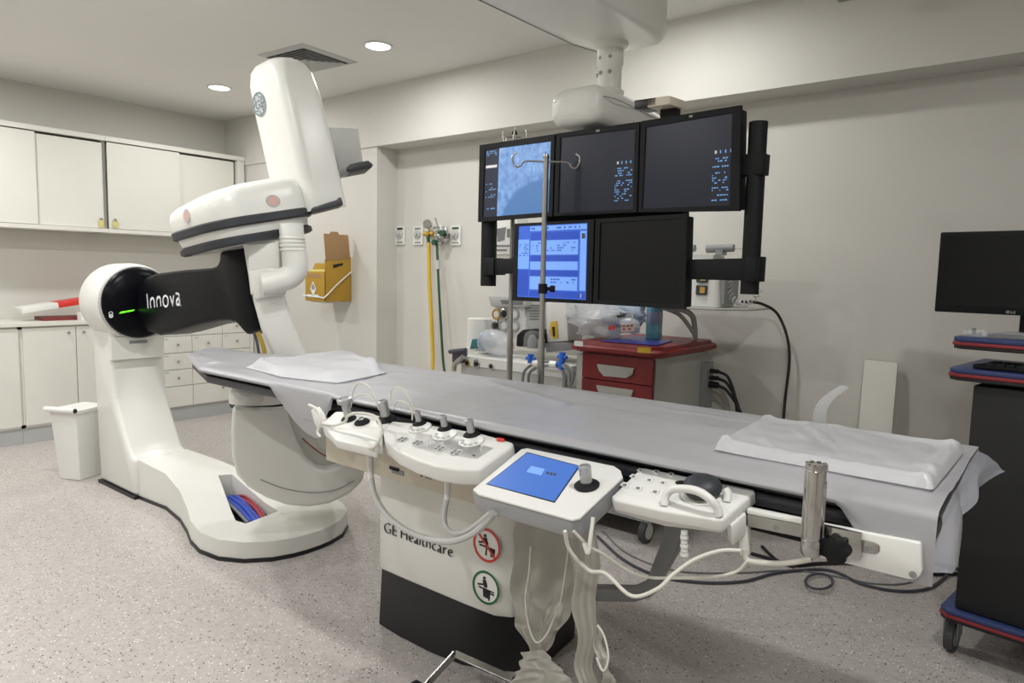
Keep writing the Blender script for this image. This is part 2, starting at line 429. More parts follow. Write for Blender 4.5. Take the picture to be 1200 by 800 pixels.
wall_unit(1.15, 2.532, [(1.17, 2.02, True, None), (1.95, 2.513, False, 2.49)], 'white sliding-door wall cabinet at the left edge of the picture', False)
wall_unit(2.534, 3.795, [(2.548, 3.16, True, 2.59), (3.1, 3.70, False, None)], 'white sliding-door wall cabinet nearest the room corner', True)

# things on the worktop
def tilted_box(c0, c1, wy, h, bmr=.003):
    """bar from c0 to c1 (bottom edge of its front) wy deep behind and h tall"""
    c0, c1 = Vector(c0), Vector(c1); d = (c1-c0).normalized(); n = d.cross(Z_).normalized(); n = -n if n.x > 0 else n; up = n.cross(d); up = up if up.z > 0 else -up
    return prism([c0, c1, c1+up*h, c0+up*h], n*wy, bmr)
t = thing('file_box', 'long white and red file box lying tilted on the worktop', 'box', (CB-.15, 2.1, .956))
p0, p1 = onx(27, 367.5, CB-.12), onx(112, 354, CB-.12); pm = p0.lerp(p1, .48); p0.z = max(p0.z, .96)
mk('white_half', tilted_box(p0, pm, .2, .045), 'white', t); mk('red_half', tilted_box(pm, p1, .2, .045), 'red', t)
rb = mk('red_folder', box((CB-.33, 2.03, .957), (CB-.13, 2.40, .985), .004), 'dull_red'); tag(rb, 'dull red folder lying flat under the tilted file box', 'folder')
sb = mk('carton', box((CB-.11, 2.27, .957), (CB-.03, 2.42, 1.02), .003), 'white'); tag(sb, 'small white carton on the worktop beside the red box', 'box')
t = thing('small_bottle', 'white bottle with orange base at the left picture edge on the worktop', 'bottle', (CB-.2, 1.705, .956))
mk('body', lathe((CB-.2, 1.70, .962), Z_, [(.03, 0), (.032, .01), (.032, .16), (.014, .19), (.014, .21)], 18), 'white', t)
mk('base_band', lathe((CB-.2, 1.70, .957), Z_, [(.033, 0), (.034, .003), (.034, .045), (.033, .048)], 18), 'amber', t)

# waste bin on the floor
bc = V(-5.13, 1.80, 0)
t = thing('waste_bin', 'narrow white plastic waste bin beside the C-arm column', 'bin', bc)
ex, ey = V(.9, .43, 0).normalized(), V(-.43, .9, 0).normalized()
mk('body', bev(loft([rrect(bc+Z_*z, ex, ey, hx, hy, .015, 2) for z, hx, hy in ((.003, .085, .10), (.45, .105, .135))]), .004), 'white', t)
l = mk('lid', bev(loft([rrect(bc+Z_*z, ex, ey, .112, .145, .02, 2) for z in (.452, .472)]), .006), 'white', t)
q = bc+Z_*.476-ey*.15
mk('hinge_roller', cyl(q-ex*.115, q+ex*.115, .019, n=16), 'white', l); mk('roller_end', cyl(q+ex*.115, q+ex*.119, .014, n=16), 'black', l)

# ================================================================== the C-arm X-ray gantry
G = thing('c_arm', 'large off-white C-arm X-ray gantry with black swivel arm', 'x-ray machine', (-3.6, 2.05, 0))
# floor base: ramped beam from the column to the round pivot foot
secs = [(-4.60, 1.84, 2.15, .20), (-4.40, 1.84, 2.16, .245), (-4.05, 1.86, 2.215, .215), (-3.80, 1.82, 2.26, .175), (-3.6, 1.76, 2.35, .142),
        (-3.45, 1.705, 2.42, .118), (-3.3, 1.675, 2.45, .108), (-3.15, 1.69, 2.43, .104), (-3.03, 1.755, 2.37, .102), (-2.95, 1.855, 2.27, .10), (-2.915, 1.95, 2.17, .098), (-2.905, 2.02, 2.10, .097)]
base = mk('floor_base', bev(loft([[V(x, a, .018), V(x, b, .018), V(x, b, h), V(x, a, h)] for x, a, b, h in secs]), .022, 3, 40), 'machine', G)
mk('floor_gasket', loft([[V(x+.004*(x > -3), a-.006, .0), V(x+.004*(x > -3), b+.006, 0), V(x, b+.006, .02), V(x, a-.006, .02)] for x, a, b, h in secs]), 'black', G)
hole = [onz(x, y, .13) for x, y in ((256, 568), (272, 566), (326, 594), (288, 608), (276, 605))]
hc = sum(hole, V(0, 0, 0))/5
cut(base, prism([V(p.x, p.y, .05) for p in hole], (0, 0, .4)))
hb = mk('cable_recess', prism([V(hc.x+(p.x-hc.x)*.99, hc.y+(p.y-hc.y)*.99, .051) for p in hole], (0, 0, .002)), 'black', G)
a0, a1 = (hole[0]+hole[1])/2, (hole[2]+hole[3])/2
sd = (hole[1]-hole[0]).normalized()
for i, (m, r, off) in enumerate((('cable_blue', .013, -.045), ('cable_blue', .013, -.018), ('cable_blue', .012, .008), ('cable_red', .010, .034), ('cable_grey', .009, -.068), ('cable_red', .008, .054))):
    o_ = sd*off
    mk('cable', tube([V(p.x, p.y, z)+o_*s for p, z, s in ((a0.lerp(a1, .1), .065, .6), (a0.lerp(a1, .3), .085+.006*(i % 3), .9), (a0.lerp(a1, .62), .088+.005*((i+1) % 3), 1.0), (a0.lerp(a1, .9), .066, .8))], r, 8), m, hb)
# column with the flared foot and the round pivot head
pr = [(-4.885, .018), (-4.36, .018), (-4.36, .245), (-4.43, .262), (-4.47, .31), (-4.59, .50), (-4.635, .60), (-4.655, .74), (-4.655, 1.185), (-4.93, 1.185), (-4.93, .9)]
mk('column', prism([V(x, 1.82, z) for x, z in pr], (0, .335, 0), .028, 3), 'machine', G)
mk('column_gasket', box((-4.895, 1.812, 0), (-4.36, 2.16, .02)), 'black', G)
pc = V(-4.66, 1.975, 1.185)
mk('pivot_housing', lathe(pc-X_*.29, X_, [(.18, 0), (.225, .02), (.243, .07), (.246, .25), (.240, .31), (.228, .325)], 48), 'machine', G)
mk('pivot_ring', lathe(pc+X_*.03, X_, [(.2, 0), (.230, .005), (.228, .03), (.2, .033)], 48), 'light_grey', G)
mk('column_collar', box((-4.665, 1.815, .83), (-4.625, 2.135, .97), .012), 'machine', G)
lb = mk('column_label', box((-4.626, 1.92, .925), (-4.6235, 2.03, .945)), 'mid_grey', G)
pv = mk('pivot_cap', lathe(pc+X_*.04, X_, [(.2, 0), (.222, .006), (.222, .03), (.208, .055), (.17, .075), (.10, .088), (.03, .092)], 48), 'gloss_black', G)
AY = 1.92
armpx = [(160, 350), (163, 336), (170, 325), (182, 320), (215, 316), (246, 313.5), (253, 311), (256, 305), (257, 294), (289, 289), (289.5, 317), (296, 353), (305, 386), (288, 392.5), (281, 385), (276, 379), (268, 376), (256, 376),
         (230, 381), (200, 390), (186, 393), (172, 388), (163, 375), (160, 362)]
arm = mk('swivel_arm', prism([ony(x, y, AY) for x, y in armpx], (0, .20, 0), .02, 3), 'gloss_black', G)
p = ony(172, 364, AY-.001); q = ony(217, 356.5, AY-.001)
mk('lettering', textbm('Innova', .165, p, q-p, Z_, .002, thin=-.012), 'letter_white', arm)
e = (ony(217, 347, AY)-ony(172, 356, AY)).normalized()
p, n = hit(pv, 149, 364.5)
n_up = (Z_-n*n.z).normalized(); n_rt = n_up.cross(n)
mk('status_light', prism([p+n*.001+n_rt*a+n_up*b for a, b in ((-.045, -.014), (.03, .0), (.042, .010), (-.035, -.002))], n*.004), 'led', pv)
p, n = hit(pv, 130, 367); n_up = (Z_-n*n.z).normalized(); n_rt = n_up.cross(n)
mk('lock_symbol', join(ringplate(p+n*.001, n_rt, n_up, .008, .012, .002, 16), ringplate(p+n*.001-n_up*.016, n_rt, n_up, .003, .012, .002, 16)), 'letter_white', pv)
# C-arc
HV = V(-.855, .518, 0).normalized(); RV = V(.518, .855, 0).normalized()
AP = V(-3.09, 1.955, 0)
def ap(x, y, d=0): return onp(x, y, AP+HV*d, HV)
arcpx = [(284, 280), (330, 278), (331, 317), (334, 345), (341, 370), (358, 413), (378, 455), (402, 492), (420, 520), (408, 545), (372, 525), (345, 478), (318, 413), (306, 386), (297, 353), (290, 317)]
mk('c_arc', prism([ap(x, y) for x, y in arcpx], HV*.26, .02, 3), 'machine', G)
mk('arc_cover', prism([ap(x, y, -.015) for x, y in ((291, 286), (327, 284), (328, 313), (294, 346), (290.5, 317))], HV*.03, .006), 'machine', G)
mk('arc_flange', prism([ap(x, y, -.025) for x, y in ((291, 318), (320, 314), (330, 318), (336, 345), (298, 351))], HV*.05, .010), 'machine', G)
hs = [ap(*p, -.06) for p in ((341, 262), (343, 285), (346.5, 303), (346, 317), (338, 325), (325, 329), (312, 332), (305, 333))]
mk('cable_elbow', tube(hs, lambda s: .058 if s < .95 else .058*math.sqrt(max(.02, 1-((s-.95)/.052)**2)), 20), 'machine', G)
for k in range(4):
    p = ap(342.5+.3*k, 279+4.6*k, -.06); mk('hose_rib', lathe(p-Z_*.006, Z_, [(.058, 0), (.0625, .003), (.0625, .009), (.058, .012)], 24), 'machine', G)
mk('arc_cable', tube([ap(*p, -.02) for p in ((302, 389), (305, 396), (309, 408), (311, 420))], .011, 8), 'brass', G)
mk('arc_cable', tube([ap(*p, -.01) for p in ((298, 391), (301, 400), (303, 412), (305, 420))], .007, 8), 'cable_dark', G)
# X-ray tube housing under the table head
HV = V(-.855, .518, 0).normalized(); RV = V(.518, .855, 0).normalized()
TP = V(-3.06, 1.82, 0)
def tp(x, y): return onp(200+x/2.858, 400+y/2.858, TP, HV)
tpx = [(207, 222), (203, 300), (206, 390), (222, 450), (262, 492), (320, 525), (390, 550), (460, 556), (530, 545), (600, 512), (645, 468), (652, 430), (640, 395), (618, 382), (592, 402), (560, 424), (520, 434), (488, 428), (455, 400), (425, 345), (400, 275), (388, 222)]
tb = mk('tube_housing', prism([tp(*q) for q in tpx], HV*.36, .075, 5), 'machine', G)
mk('housing_seam', tube([tp(x, y)-HV*.002 for x, y in ((300, 462), (380, 492), (470, 505), (550, 497), (615, 465))], .0022, 6), 'mid_grey', tb)
sd_ = mk('housing_saddle', prism([tp(*q)+HV*.10 for q in ((380, 200), (470, 225), (560, 300), (640, 380), (600, 470), (480, 480), (400, 400))], HV*.2, .03, 3), 'machine', G)
mk('laser_line', tube([hit(sd_, x, y)[0]+hit(sd_, x, y)[1]*.0015 for x, y in ((354, 513), (364, 522), (376, 531), (388, 537))], .0035, 6), 'laser_line', sd_)
cc = onp(306, 478, TP, HV)+HV*.17; ce = RV; cz = V(0, 0, 1)
mk('tube_neck_band', loft([rrect(cc+cz*z, ce, HV, .148, .15, .13, 8) for z in (-.012, .008)]), 'black', G)
mk('collimator', bev(loft([rrect(cc+cz*z, ce, HV, h, h+.002, h-.02, 8) for z, h in ((.008, .15), (.05, .148), (.075, .135), (.10, .10), (.118, .095))]), .002), 'machine', G)
# detector head, tilted about the sight direction
PHI = math.radians(13.5)
AA = Z_*math.cos(PHI)-RV*math.sin(PHI); SV = RV*math.cos(PHI)+Z_*math.sin(PHI)
E1 = SV*.518-HV*.855; E2 = SV*.855+HV*.518
D0 = onp(291.5, 286.5, HV*3.85, HV)
def plan(a, h1, h2, r, o1=0, o2=0, k=8): return rrect(D0+AA*a+E1*o1+E2*o2, E1, E2, h1, h2, r, k)
H1, H2, RR = .27, .30, .17
def dome(f, k, sh=0):
    out = []
    for p in plan(0, H1*k, H2*k, RR*k, .518*sh, .855*sh):
        sv = (p-D0).dot(SV); out.append(p+AA*(.124+f*(.105+.065*max(0, min(1, (sv+.38)/.50)))))
    return out
dt = mk('detector_housing', loft([dome(*q) for q in ((0, 1.0), (.35, 1.0), (.6, .985), (.78, .95), (.9, .89, .005), (.965, .80, .01), (.99, .66, .015), (1, .5, .02), (1.0, .25, .02), (1.0, .02, .02))]), 'machine', G, 60)
mk('upper_bumper', bev(loft([plan(.080, H1*.99, H2*.99, RR), plan(.088, H1*1.02, H2*1.02, RR), plan(.118, H1*1.02, H2*1.02, RR), plan(.125, H1*.99, H2*.99, RR)]), 0), 'bumper', G)
mk('detector_body', loft([plan(.03, H1*.9, H2*.92, RR*.9), plan(.081, H1*.95, H2*.95, RR*.95)]), 'machine', G)
mk('lower_bumper', loft([plan(.0, H1*.90, H2*.93, RR*.9), plan(.008, H1*.95, H2*.98, RR*.95), plan(.030, H1*.95, H2*.98, RR*.95), plan(.042, H1*.90, H2*.93, RR*.9)]), 'bumper', G)
mk('detector_face', loft([plan(-.002, H1*.8, H2*.83, RR*.8), plan(.002, H1*.8, H2*.83, RR*.8)]), 'light_grey', G)
tw = mk('detector_tower', loft([plan(a, h1, h2, r, o1, o2, 8) for a, h1, h2, r, o1, o2 in (
    (.10, .165, .125, .05, .13, .335), (.45, .165, .125, .055, .125, .348), (.68, .162, .124, .06, .12, .355), (.79, .155, .115, .062, .115, .355), (.845, .138, .10, .065, .11, .35), (.875, .108, .075, .06, .105, .345), (.884, .06, .035, .03, .10, .345))]), 'machine', G, 50)
def badge(o, x, y, rad, m, name, par, up=None, sx=1):
    p, n = hit(o, x, y); return mk(name, disc(p-n*.002, n, rad, .004, 28, sx, up), m, par), p+n*.0025, n
b, p, n = badge(tw, 304, 122, .062, 'decal_grey', 'round_emblem', tw, AA)
u_ = (AA-n*n.dot(AA)).normalized(); r_ = u_.cross(n)
lg = join(ringplate(p, r_, u_, .052, .057, .001, 40), textbm('GE', .062, p-r_*.001-u_*.022, r_, u_, .001, 'CENTER', .25))
for k in range(4):
    t0 = k*PI/2+.6
    pts = [p+(r_*math.cos(t0+s*1.1)+u_*math.sin(t0+s*1.1))*(.049-.016*math.sin(s*PI)) for s in [i/6 for i in range(7)]]
    merge(lg, tube(pts, .0022, 5, 2))
mk('emblem_script', lg, 'logo_ink', b)
for x, y, rad, sx in ((219, 253, .032, 1.0), (320, 235.5, .03, 1.3)):
    b, p, n = badge(dt, x, y, rad, 'decal_grey', 'warning_sticker', dt, AA, sx)
    u_ = (AA-n*n.dot(AA)).normalized(); mk('sticker_print', disc(p-n*.0022, n, rad*.8, .0025, 24, sx, AA), 'decal_pink', b)
# side tray of the tower and the dark sill below it
TB = D0+HV*.16
def sp(x, y): return onp(x, y, TB, HV)
mk('tower_panel', prism([sp(*q) for q in ((382, 149), (420, 150), (425, 188), (395, 201))], HV*.16, .005), 'light_grey', G)
mk('panel_edge', prism([sp(*q)-HV*.006 for q in ((382, 149), (384.5, 149), (397.5, 201), (395, 202))], HV*.16), 'black', G)
mk('panel_tray', prism([sp(*q)-HV*.02 for q in ((392, 202), (424, 188), (428, 196), (394, 208))], HV*.2, .004), 'mid_grey', G)
mk('tray_bumper', prism([sp(*q)-HV*.05 for q in ((409, 193.5), (430, 189), (436, 194), (434, 198), (407, 203), (405, 199))], HV*.26, .008), 'bumper', G)
mk('tower_sill', prism([onp(*q, D0-HV*.22, HV) for q in ((366, 243), (396, 233.5), (397, 231), (400, 231), (402.5, 240), (366, 248.5))], HV*.2, .005), 'bumper', G)

# ================================================================== the examination table
TT = thing('examination_table', 'long X-ray patient table on a white and black pedestal', 'table', (-1.75, 1.95, 0))
NY, FYT, TZ = 1.475, 2.13, 1.0
def yn(x):   # near edge of the top
    return NY if x > -2.85 else NY+(-2.85-x)/.5*.19
def yf(x):
    return FYT if x > -1.6 else (FYT-.05*(-1.6-x)/.9 if x > -2.5 else 2.08-.25*(-2.5-x)/.9)
plan_t = [(-.17, NY+.02), (-.17, FYT-.02), (-1.6, FYT-.02), (-2.5, 2.05), (-3.36, 1.85), (-3.31, 1.66), (-2.86, NY+.02)]
mk('tabletop', prism([V(x, y, .925) for x, y in plan_t], (0, 0, .035), .012, 2), 'dark_table', TT)
mk('mattress', prism([V(x+(.01 if x < -3 else 0), y, .9605) for x, y in plan_t], (0, 0, .034), .014, 2), 'dark_table', TT)
mk('slide_frame', box((-2.05, 1.497, .872), (-.2, 2.07, .924), .008), 'matt_black', TT)
mk('carriage', box((-2.20, 1.62, .69), (-1.20, 2.06, .871), .02, 3), 'machine_warm', TT)
# pedestal: gently bowed front panel
fr = [(-2.115, 1.86), (-2.108, 1.81), (-2.08, 1.794), (-1.95, 1.791), (-1.62, 1.791), (-1.49, 1.796), (-1.435, 1.825), (-1.41, 1.90)]
bk = [(-1.43, 2.22), (-1.50, 2.27), (-2.05, 2.27), (-2.11, 2.22)]
ped = mk('pedestal', prism([V(x, y, .232) for x, y in fr+bk], (0, 0, .468), .006, 2), 'machine', TT, 50)
sk0 = [(-2.112, 1.855), (-2.085, 1.788), (-1.95, 1.776), (-1.78, 1.774), (-1.635, 1.789), (-1.52, 1.835), (-1.44, 1.897), (-1.40, 1.955)]
def zt(x): return .232-.03*max(0, (x+1.85))/.45*1.4
rings = [[V(x*1+(0 if 0 else 0), y, z) for x, y in ()] for z in ()]
bm = NB(); lo = [bm.verts.new((x, y, .004)) for x, y in sk0+bk]; hi = [bm.verts.new((x, y, .231)) for x, y in [(-2.108, 1.87), (-2.10, 1.815), (-2.07, 1.80), (-1.95, 1.797), (-1.62, 1.797), (-1.49, 1.802), (-1.44, 1.83), (-1.415, 1.90)]+bk]
n_ = len(lo)
for i in range(n_): bm.faces.new((lo[i], lo[(i+1) % n_], hi[(i+1) % n_], hi[i]))
bm.faces.new(lo[::-1]); bm.faces.new(hi)
mk('skirt', bm, 'black', TT, 45)
# lettering and the two signs on the pedestal
p = V(-2.072, 1.7835, .452)
for wd, x in (('GE', -2.06), ('Healthcare', -1.965)): mk('lettering', textbm(wd, .064, V(x, 1.7875, .392), X_, Z_, .006, thin=-.0022), 'letter_grey', ped)
def sign(x, y, rad, m, slash, lab):
    p, n = hit(ped, x, y); n = V(n.x, n.y, 0).normalized(); p += n*.002; u_ = Z_; r_ = u_.cross(n)
    s = mk('sign_plate', disc(p-n*.0015, n, rad, .002, 36), 'white', ped, label=lab)
    p = p+n*.001
    mk('sign_ring', ringplate(p, r_, u_, rad*.86, rad, .0015, 40), m, s)
    def pl(q, d=0): return prism([p+n*d+r_*(a*rad)+u_*(b*rad) for a, b in q], n*.001)
    fig = join(disc(p+r_*(-.12*rad)+u_*(.55*rad), n, .10*rad, .001, 14),
        pl(((-.25, .42), (.0, .45), (.12, .1), (.05, -.02), (-.12, .0), (-.2, .2))), pl(((-.62, .12), (-.2, .2), (-.18, .10), (-.60, .02))),
        pl(((-.55, -.02), (.6, -.10), (.62, -.18), (-.52, -.12))), pl(((.1, -.12), (.62, -.16), (.62, -.30), (.12, -.22))) if slash else pl(((.0, -.2), (.6, -.24), (.62, -.34), (.02, -.28))),
        pl(((-.22, -.12), (.22, -.16), (.18, -.62), (-.18, -.58))) if not slash else pl(((.25, -.2), (.6, -.22), (.56, -.62), (.30, -.6))),
        pl(((-.05, -.15), (.06, -.15), (.0, -.6), (-.1, -.6))) if slash else pl(((.22, -.1), (.34, -.1), (.30, -.72), (.2, -.72))))
    mk('pictogram', fig, 'ink', s)
    if slash: mk('prohibition_bar', pl(((-.66, .56), (-.56, .66), (.66, -.56), (.56, -.66)), .0011), m, s)
sign(571, 638.5, .06, 'sign_red', True, 'round red prohibition sign'); sign(570, 688, .06, 'sign_green', False, 'round green permission sign')
# labels on the carriage
for x, y, wd, hh, m in ((434, 545, .03, .02, 'light_grey'), (462, 549, .05, .012, 'ink'), (466, 553, .06, .016, 'mid_grey'), (494, 556, .006, .014, 'ink'), (502, 560, .03, .006, 'mid_grey')):
    p = ony(x, y, 1.6185); mk('type_label', box((p.x-wd/2, 1.6175, p.z-hh/2), (p.x+wd/2, 1.6205, p.z+hh/2)), m, TT)
# accessory rail and white end plate on the near side
RY = 1.445
mk('rail_bar', box((-2.1, RY+.012, .885), (-.52, RY+.03, .913), .003), 'steel', TT)
for x in (-2.0, -1.5, -1.05, -.62): mk('rail_standoff', box((x-.02, RY+.028, .875), (x+.02, 1.53, .915), .003), 'matt_black', TT)
K8 = lambda x, y, c=RY: ony(860+x/4.615, 530+y/4.615, c)
mk('end_plate', prism([K8(*q) for q in ((450, 385), (700, 432), (1010, 492), (1018, 640), (1008, 672), (975, 690), (930, 685), (640, 612), (452, 568))], (0, .02, 0), .004), 'console', TT)
mk('upper_rail_tube', prism([K8(*q) for q in ((66, 303), (380, 368), (455, 385), (455, 410), (380, 395), (66, 334))], (0, .022, 0), .004), 'console', TT)
mk('rail_strip', prism([K8(*q, RY-.002) for q in ((70, 336), (400, 400), (400, 468), (74, 400))], (0, .012, 0), .002), 'steel', TT)
st = mk('strip_end', prism([K8(*q, RY-.003) for q in ((680, 470), (770, 490), (790, 508), (788, 540), (765, 553), (680, 540))], (0, .01, 0), .003), 'steel', TT)
for q in ((228, 405, RY-.002), (720, 520, RY-.003), (968, 660, RY)):
    c = K8(*q); mk('screw', join(ringplate(c-Y_*.002, X_, Z_, .0035, .0065, -.002, 18), cyl(c, c-Y_*.0015, .003, n=10)), 'mid_grey', TT)
mk('lower_rail_tube', tube([K8(*q) for q in ((60, 520), (66, 570), (100, 590), (220, 600), (330, 592), (420, 575))], .006, 10), 'cable_white', TT)
mk('rail_upright', prism([K8(*q) for q in ((20, 420), (75, 395), (80, 560), (30, 560))], (0, .02, 0), .004), 'console', TT)
# strut leading down to the floor on the near right side
mk('foot_strut', prism([ony(x, y, 1.98) for x, y in ((783, 560), (812, 560), (800, 620), (790, 650), (762, 700), (742, 706), (655, 704), (655, 688), (738, 690), (756, 682), (776, 630))], (0, .05, 0), .006), 'mid_grey', TT)

# stainless cylinder clamped to the rail
c0 = ony(950, 650, RY-.035); c1 = ony(954, 543, RY-.035); c1.x = c0.x
t = thing('rail_cylinder', 'ribbed stainless steel cylinder clamped upright on the table rail', 'clamp', (c0.x, c0.y, c0.z))
mk('barrel', lathe(c0, Z_, [(.017, 0), (.020, .004), (.020, .03), (.0185, .033), (.020, .036), (.0205, (c1.z-c0.z)*.93), (.0195, (c1.z-c0.z)*.94), (.021, (c1.z-c0.z)*.96), (.020, c1.z-c0.z)], 28), 'chrome', t)
mk('knurled_cap', join(*[cyl(c1+V(math.cos(a)*.017, math.sin(a)*.017, -.012), c1+V(math.cos(a)*.017, math.sin(a)*.017, .002), .0042, n=8) for a in [2*PI*i/8 for i in range(8)]]), 'chrome', t)
for k in range(10):
    a = 2*PI*k/10; mk('rib', cyl(c0+V(math.cos(a)*.0198, math.sin(a)*.0198, .04), V(c0.x+math.cos(a)*.0198, c0.y+math.sin(a)*.0198, c1.z-.03), .0016, n=6), 'steel', t)
mk('bracket', prism([K8(*q, RY-.012) for q in ((455, 388), (690, 440), (690, 575), (680, 585), (455, 540))], (0, .011, 0), .002), 'chrome', t)
kc = K8(556, 515, RY-.012)
mk('star_knob', prism([kc+V(math.cos(a)*r_, 0, math.sin(a)*r_) for a, r_ in [(2*PI*i/28, .026+.004*math.cos(7*2*PI*i/28)) for i in range(28)]], (0, -.022, 0), .003), 'matt_black', t)

# grey plastic drape over the whole top
def wr(x, y, a=.006, s=3.0): return a*(noise.noise(V(x*s, y*s*1.7, .3))+.5*noise.noise(V(x*s*2.7, y*s*3.1, 4.3)))
def hang(x):   # how far the film falls over the near edge
    if x < -2.33: return .016
    if x < -1.95: return .016+.15*math.sin(PI*min(1, (x+2.33)/.30)*.5)*(1 if x < -2.03 else max(.25, (-1.95-x)/.08))
    if x > -.335: return .014+.12*min(1, (x+.335)/.09)
    return .014
def drape(u, v):
    x = -3.43+u*(3.43-.165)
    a, b = yn(x)-.008, yf(x)+.012
    if x < -3.30: a += (-3.30-x)/.13*.10
    h = hang(x)
    if v < .18:
        s = v/.18; z = TZ-.006-h*(1-s); y = a-.006*math.sin(s*PI)-.012*(1-s)*noise.noise(V(x*6, 2, 0))*(h > .06)
        return V(x, y-.004, z)
    if v > .9:
        s = (v-.9)/.1; return V(x, b+.006*s, TZ-.004-.06*s)
    s = (v-.18)/.72
    y = a+(b-a)*s; ed = min(1, s*9, (1-s)*9)
    z = TZ+.001+wr(x, y)*.9*ed+.004*ed
    if x > -2.9: z += .004*ed*math.sin(x*9+math.sin(y*7))
    rg = 1-abs(noise.noise(V(x*1.6+y*.8, y*6-x*.7, 9.1)))*2.2
    z += .007*ed*max(0, rg-.55)+.004*ed*max(0, (1-abs(noise.noise(V(x*4.2-y, y*3+x, 3.3)))*2.6)-.6)
    z += .007*ed*math.exp(-((x+1.52)*.45+(y-1.93))**2/.0006)*(1 if -1.75 < x < -1.2 else 0)
    return V(x, y, z)
DR = thing('plastic_drape', 'grey translucent plastic drape spread over the long table', 'drape', (-1.8, 1.8, TZ))
mk('top_sheet', sheet(drape, 260, 90), 'drape', DR, 60)
# loose end falling over the foot of the table
cA = [onz(1080, 585, .985), onz(1100, 566, 1.0), onz(1112, 545, 1.0), onz(1126, 520, 1.0)]
hem = [ony(1081, 600, 1.475), ony(1083, 673, 1.475), onp(1114, 671, V(-.10, 1.6, 0), V(-.8, .6, 0)), onp(1126, 628, V(-.06, 1.8, 0), V(-.8, .6, 0)), onp(1122, 610, V(-.05, 1.9, 0), V(-.8, .6, 0)), onp(1140, 590, V(-.045, 1.95, 0), V(-.8, .6, 0)), onp(1147, 572, V(-.04, 2.0, 0), V(-.8, .6, 0)), onz(1181, 553, .95)]
def lerpl(L, t):
    t = max(0, min(.9999, t))*(len(L)-1); i = int(t); return Vector(L[i]).lerp(Vector(L[i+1]), t-i)
def endsheet(u, v):
    a, b = lerpl(cA, u), lerpl(hem, u); p = a.lerp(b, v); d = V(.5, -.35, .35)
    return p+d*(.03*math.sin(v*PI)*(1-.3*u))+V(.6, -.4, 0)*(.012*v*math.sin(u*15+v*3))+V(0, 0, .008)*noise.noise(V(u*6, v*5, 2))*v
mk('hanging_end', sheet(endsheet, 36, 26), 'drape_end', DR, 60)
# white towel at the head end
tq = [onz(288, 428, TZ+.02), onz(395, 446, TZ+.02), onz(453, 434, TZ+.02), onz(428, 420, TZ+.02), onz(345, 416, TZ+.02)]
def towel(u, v):
    lowe = lerpl([tq[0], onz(330, 439, TZ+.02), tq[1], onz(440, 437, TZ+.02), tq[2]], u); upe = lerpl([onz(300, 423, TZ+.02), onz(318, 418, TZ+.02), tq[4], onz(395, 415, TZ+.02), tq[3]], u)
    p = lowe.lerp(upe, v); ed = min(1, u*10, (1-u)*10, v*6, (1-v)*8)
    return V(p.x, p.y, TZ+.012+.020*ed+.014*ed*noise.noise(V(p.x*9, p.y*9, 1))+.016*ed*max(0, math.sin(u*9+v*2))**2+.014*ed*max(0, 1-abs(u-.86)*9))
tw_ = NB(); bm = sheet(towel, 44, 22)
bmesh.ops.solidify(bm, geom=bm.faces[:], thickness=.007)
tw_ = mk('towel', bm, 'sheet_white', None, 60); tag(tw_, 'folded white cloth lying on the drape near the C-arm', 'cloth')

# plastic wrapped white pad at the foot end
pq = [onz(836, 520, TZ+.028), onz(1094, 566, TZ+.028), onz(1131, 522, TZ+.028), onz(1010, 503, TZ+.028), onz(893, 488, TZ+.028)]
def pad(u, v):
    lo_, up_ = pq[0].lerp(pq[1], u), (pq[4].lerp(pq[3], u*2) if u < .5 else pq[3].lerp(pq[2], u*2-1))
    if u < .12: lo_ = lo_.lerp(up_, (.12-u)*.15)
    p = lo_.lerp(up_, v); eu, ev = min(u, 1-u)*46, min(v, 1-v)*26; ed = math.sqrt(max(0, min(1, eu, ev)))
    rim = .007*math.exp(-(ev-1.6)**2*.9)*(1 if v < .5 else .6)+.006*math.exp(-(eu-2.2)**2*.6)
    return V(p.x, p.y, TZ+.014+.016*ed+rim*ed+.004*ed*noise.noise(V(p.x*11, p.y*13, 3))+.007*ed*max(0, noise.noise(V(p.x*24+p.y*14, p.y*8, 7)))*(1 if u < .45 or u > .88 else .3))
bm = sheet(pad, 92, 52); bmesh.ops.solidify(bm, geom=bm.faces[:], thickness=.010)
t = mk('wrapped_pad', bm, 'plastic_pad', None, 60); tag(t, 'white pad in clear plastic wrap on the foot end of the table', 'pad')
# bent clear plastic visor standing on it
vb = onz(968, 520, TZ+.045)
vpr = [onp(x, y, vb, FW) for x, y in ((972, 521), (962, 506), (960, 490), (964, 477), (974, 466), (990, 455))]
def visor(u, v):
    p = smooth_path(vpr, 4); i_ = min(len(p)-1, int(v*20)); q = p[i_]
    return q+V(FW.x, FW.y, 0)*((u-.5)*.085*(1-.55*v))+_r*(.016*(1-(2*u-1)**2)*(1-v*.6))+V(0, 0, .0045)
t = mk('clear_visor', sheet(visor, 14, 20), 'visor_film', None, 60); tag(t, 'curved clear plastic visor standing on the white wrapped pad', 'visor')

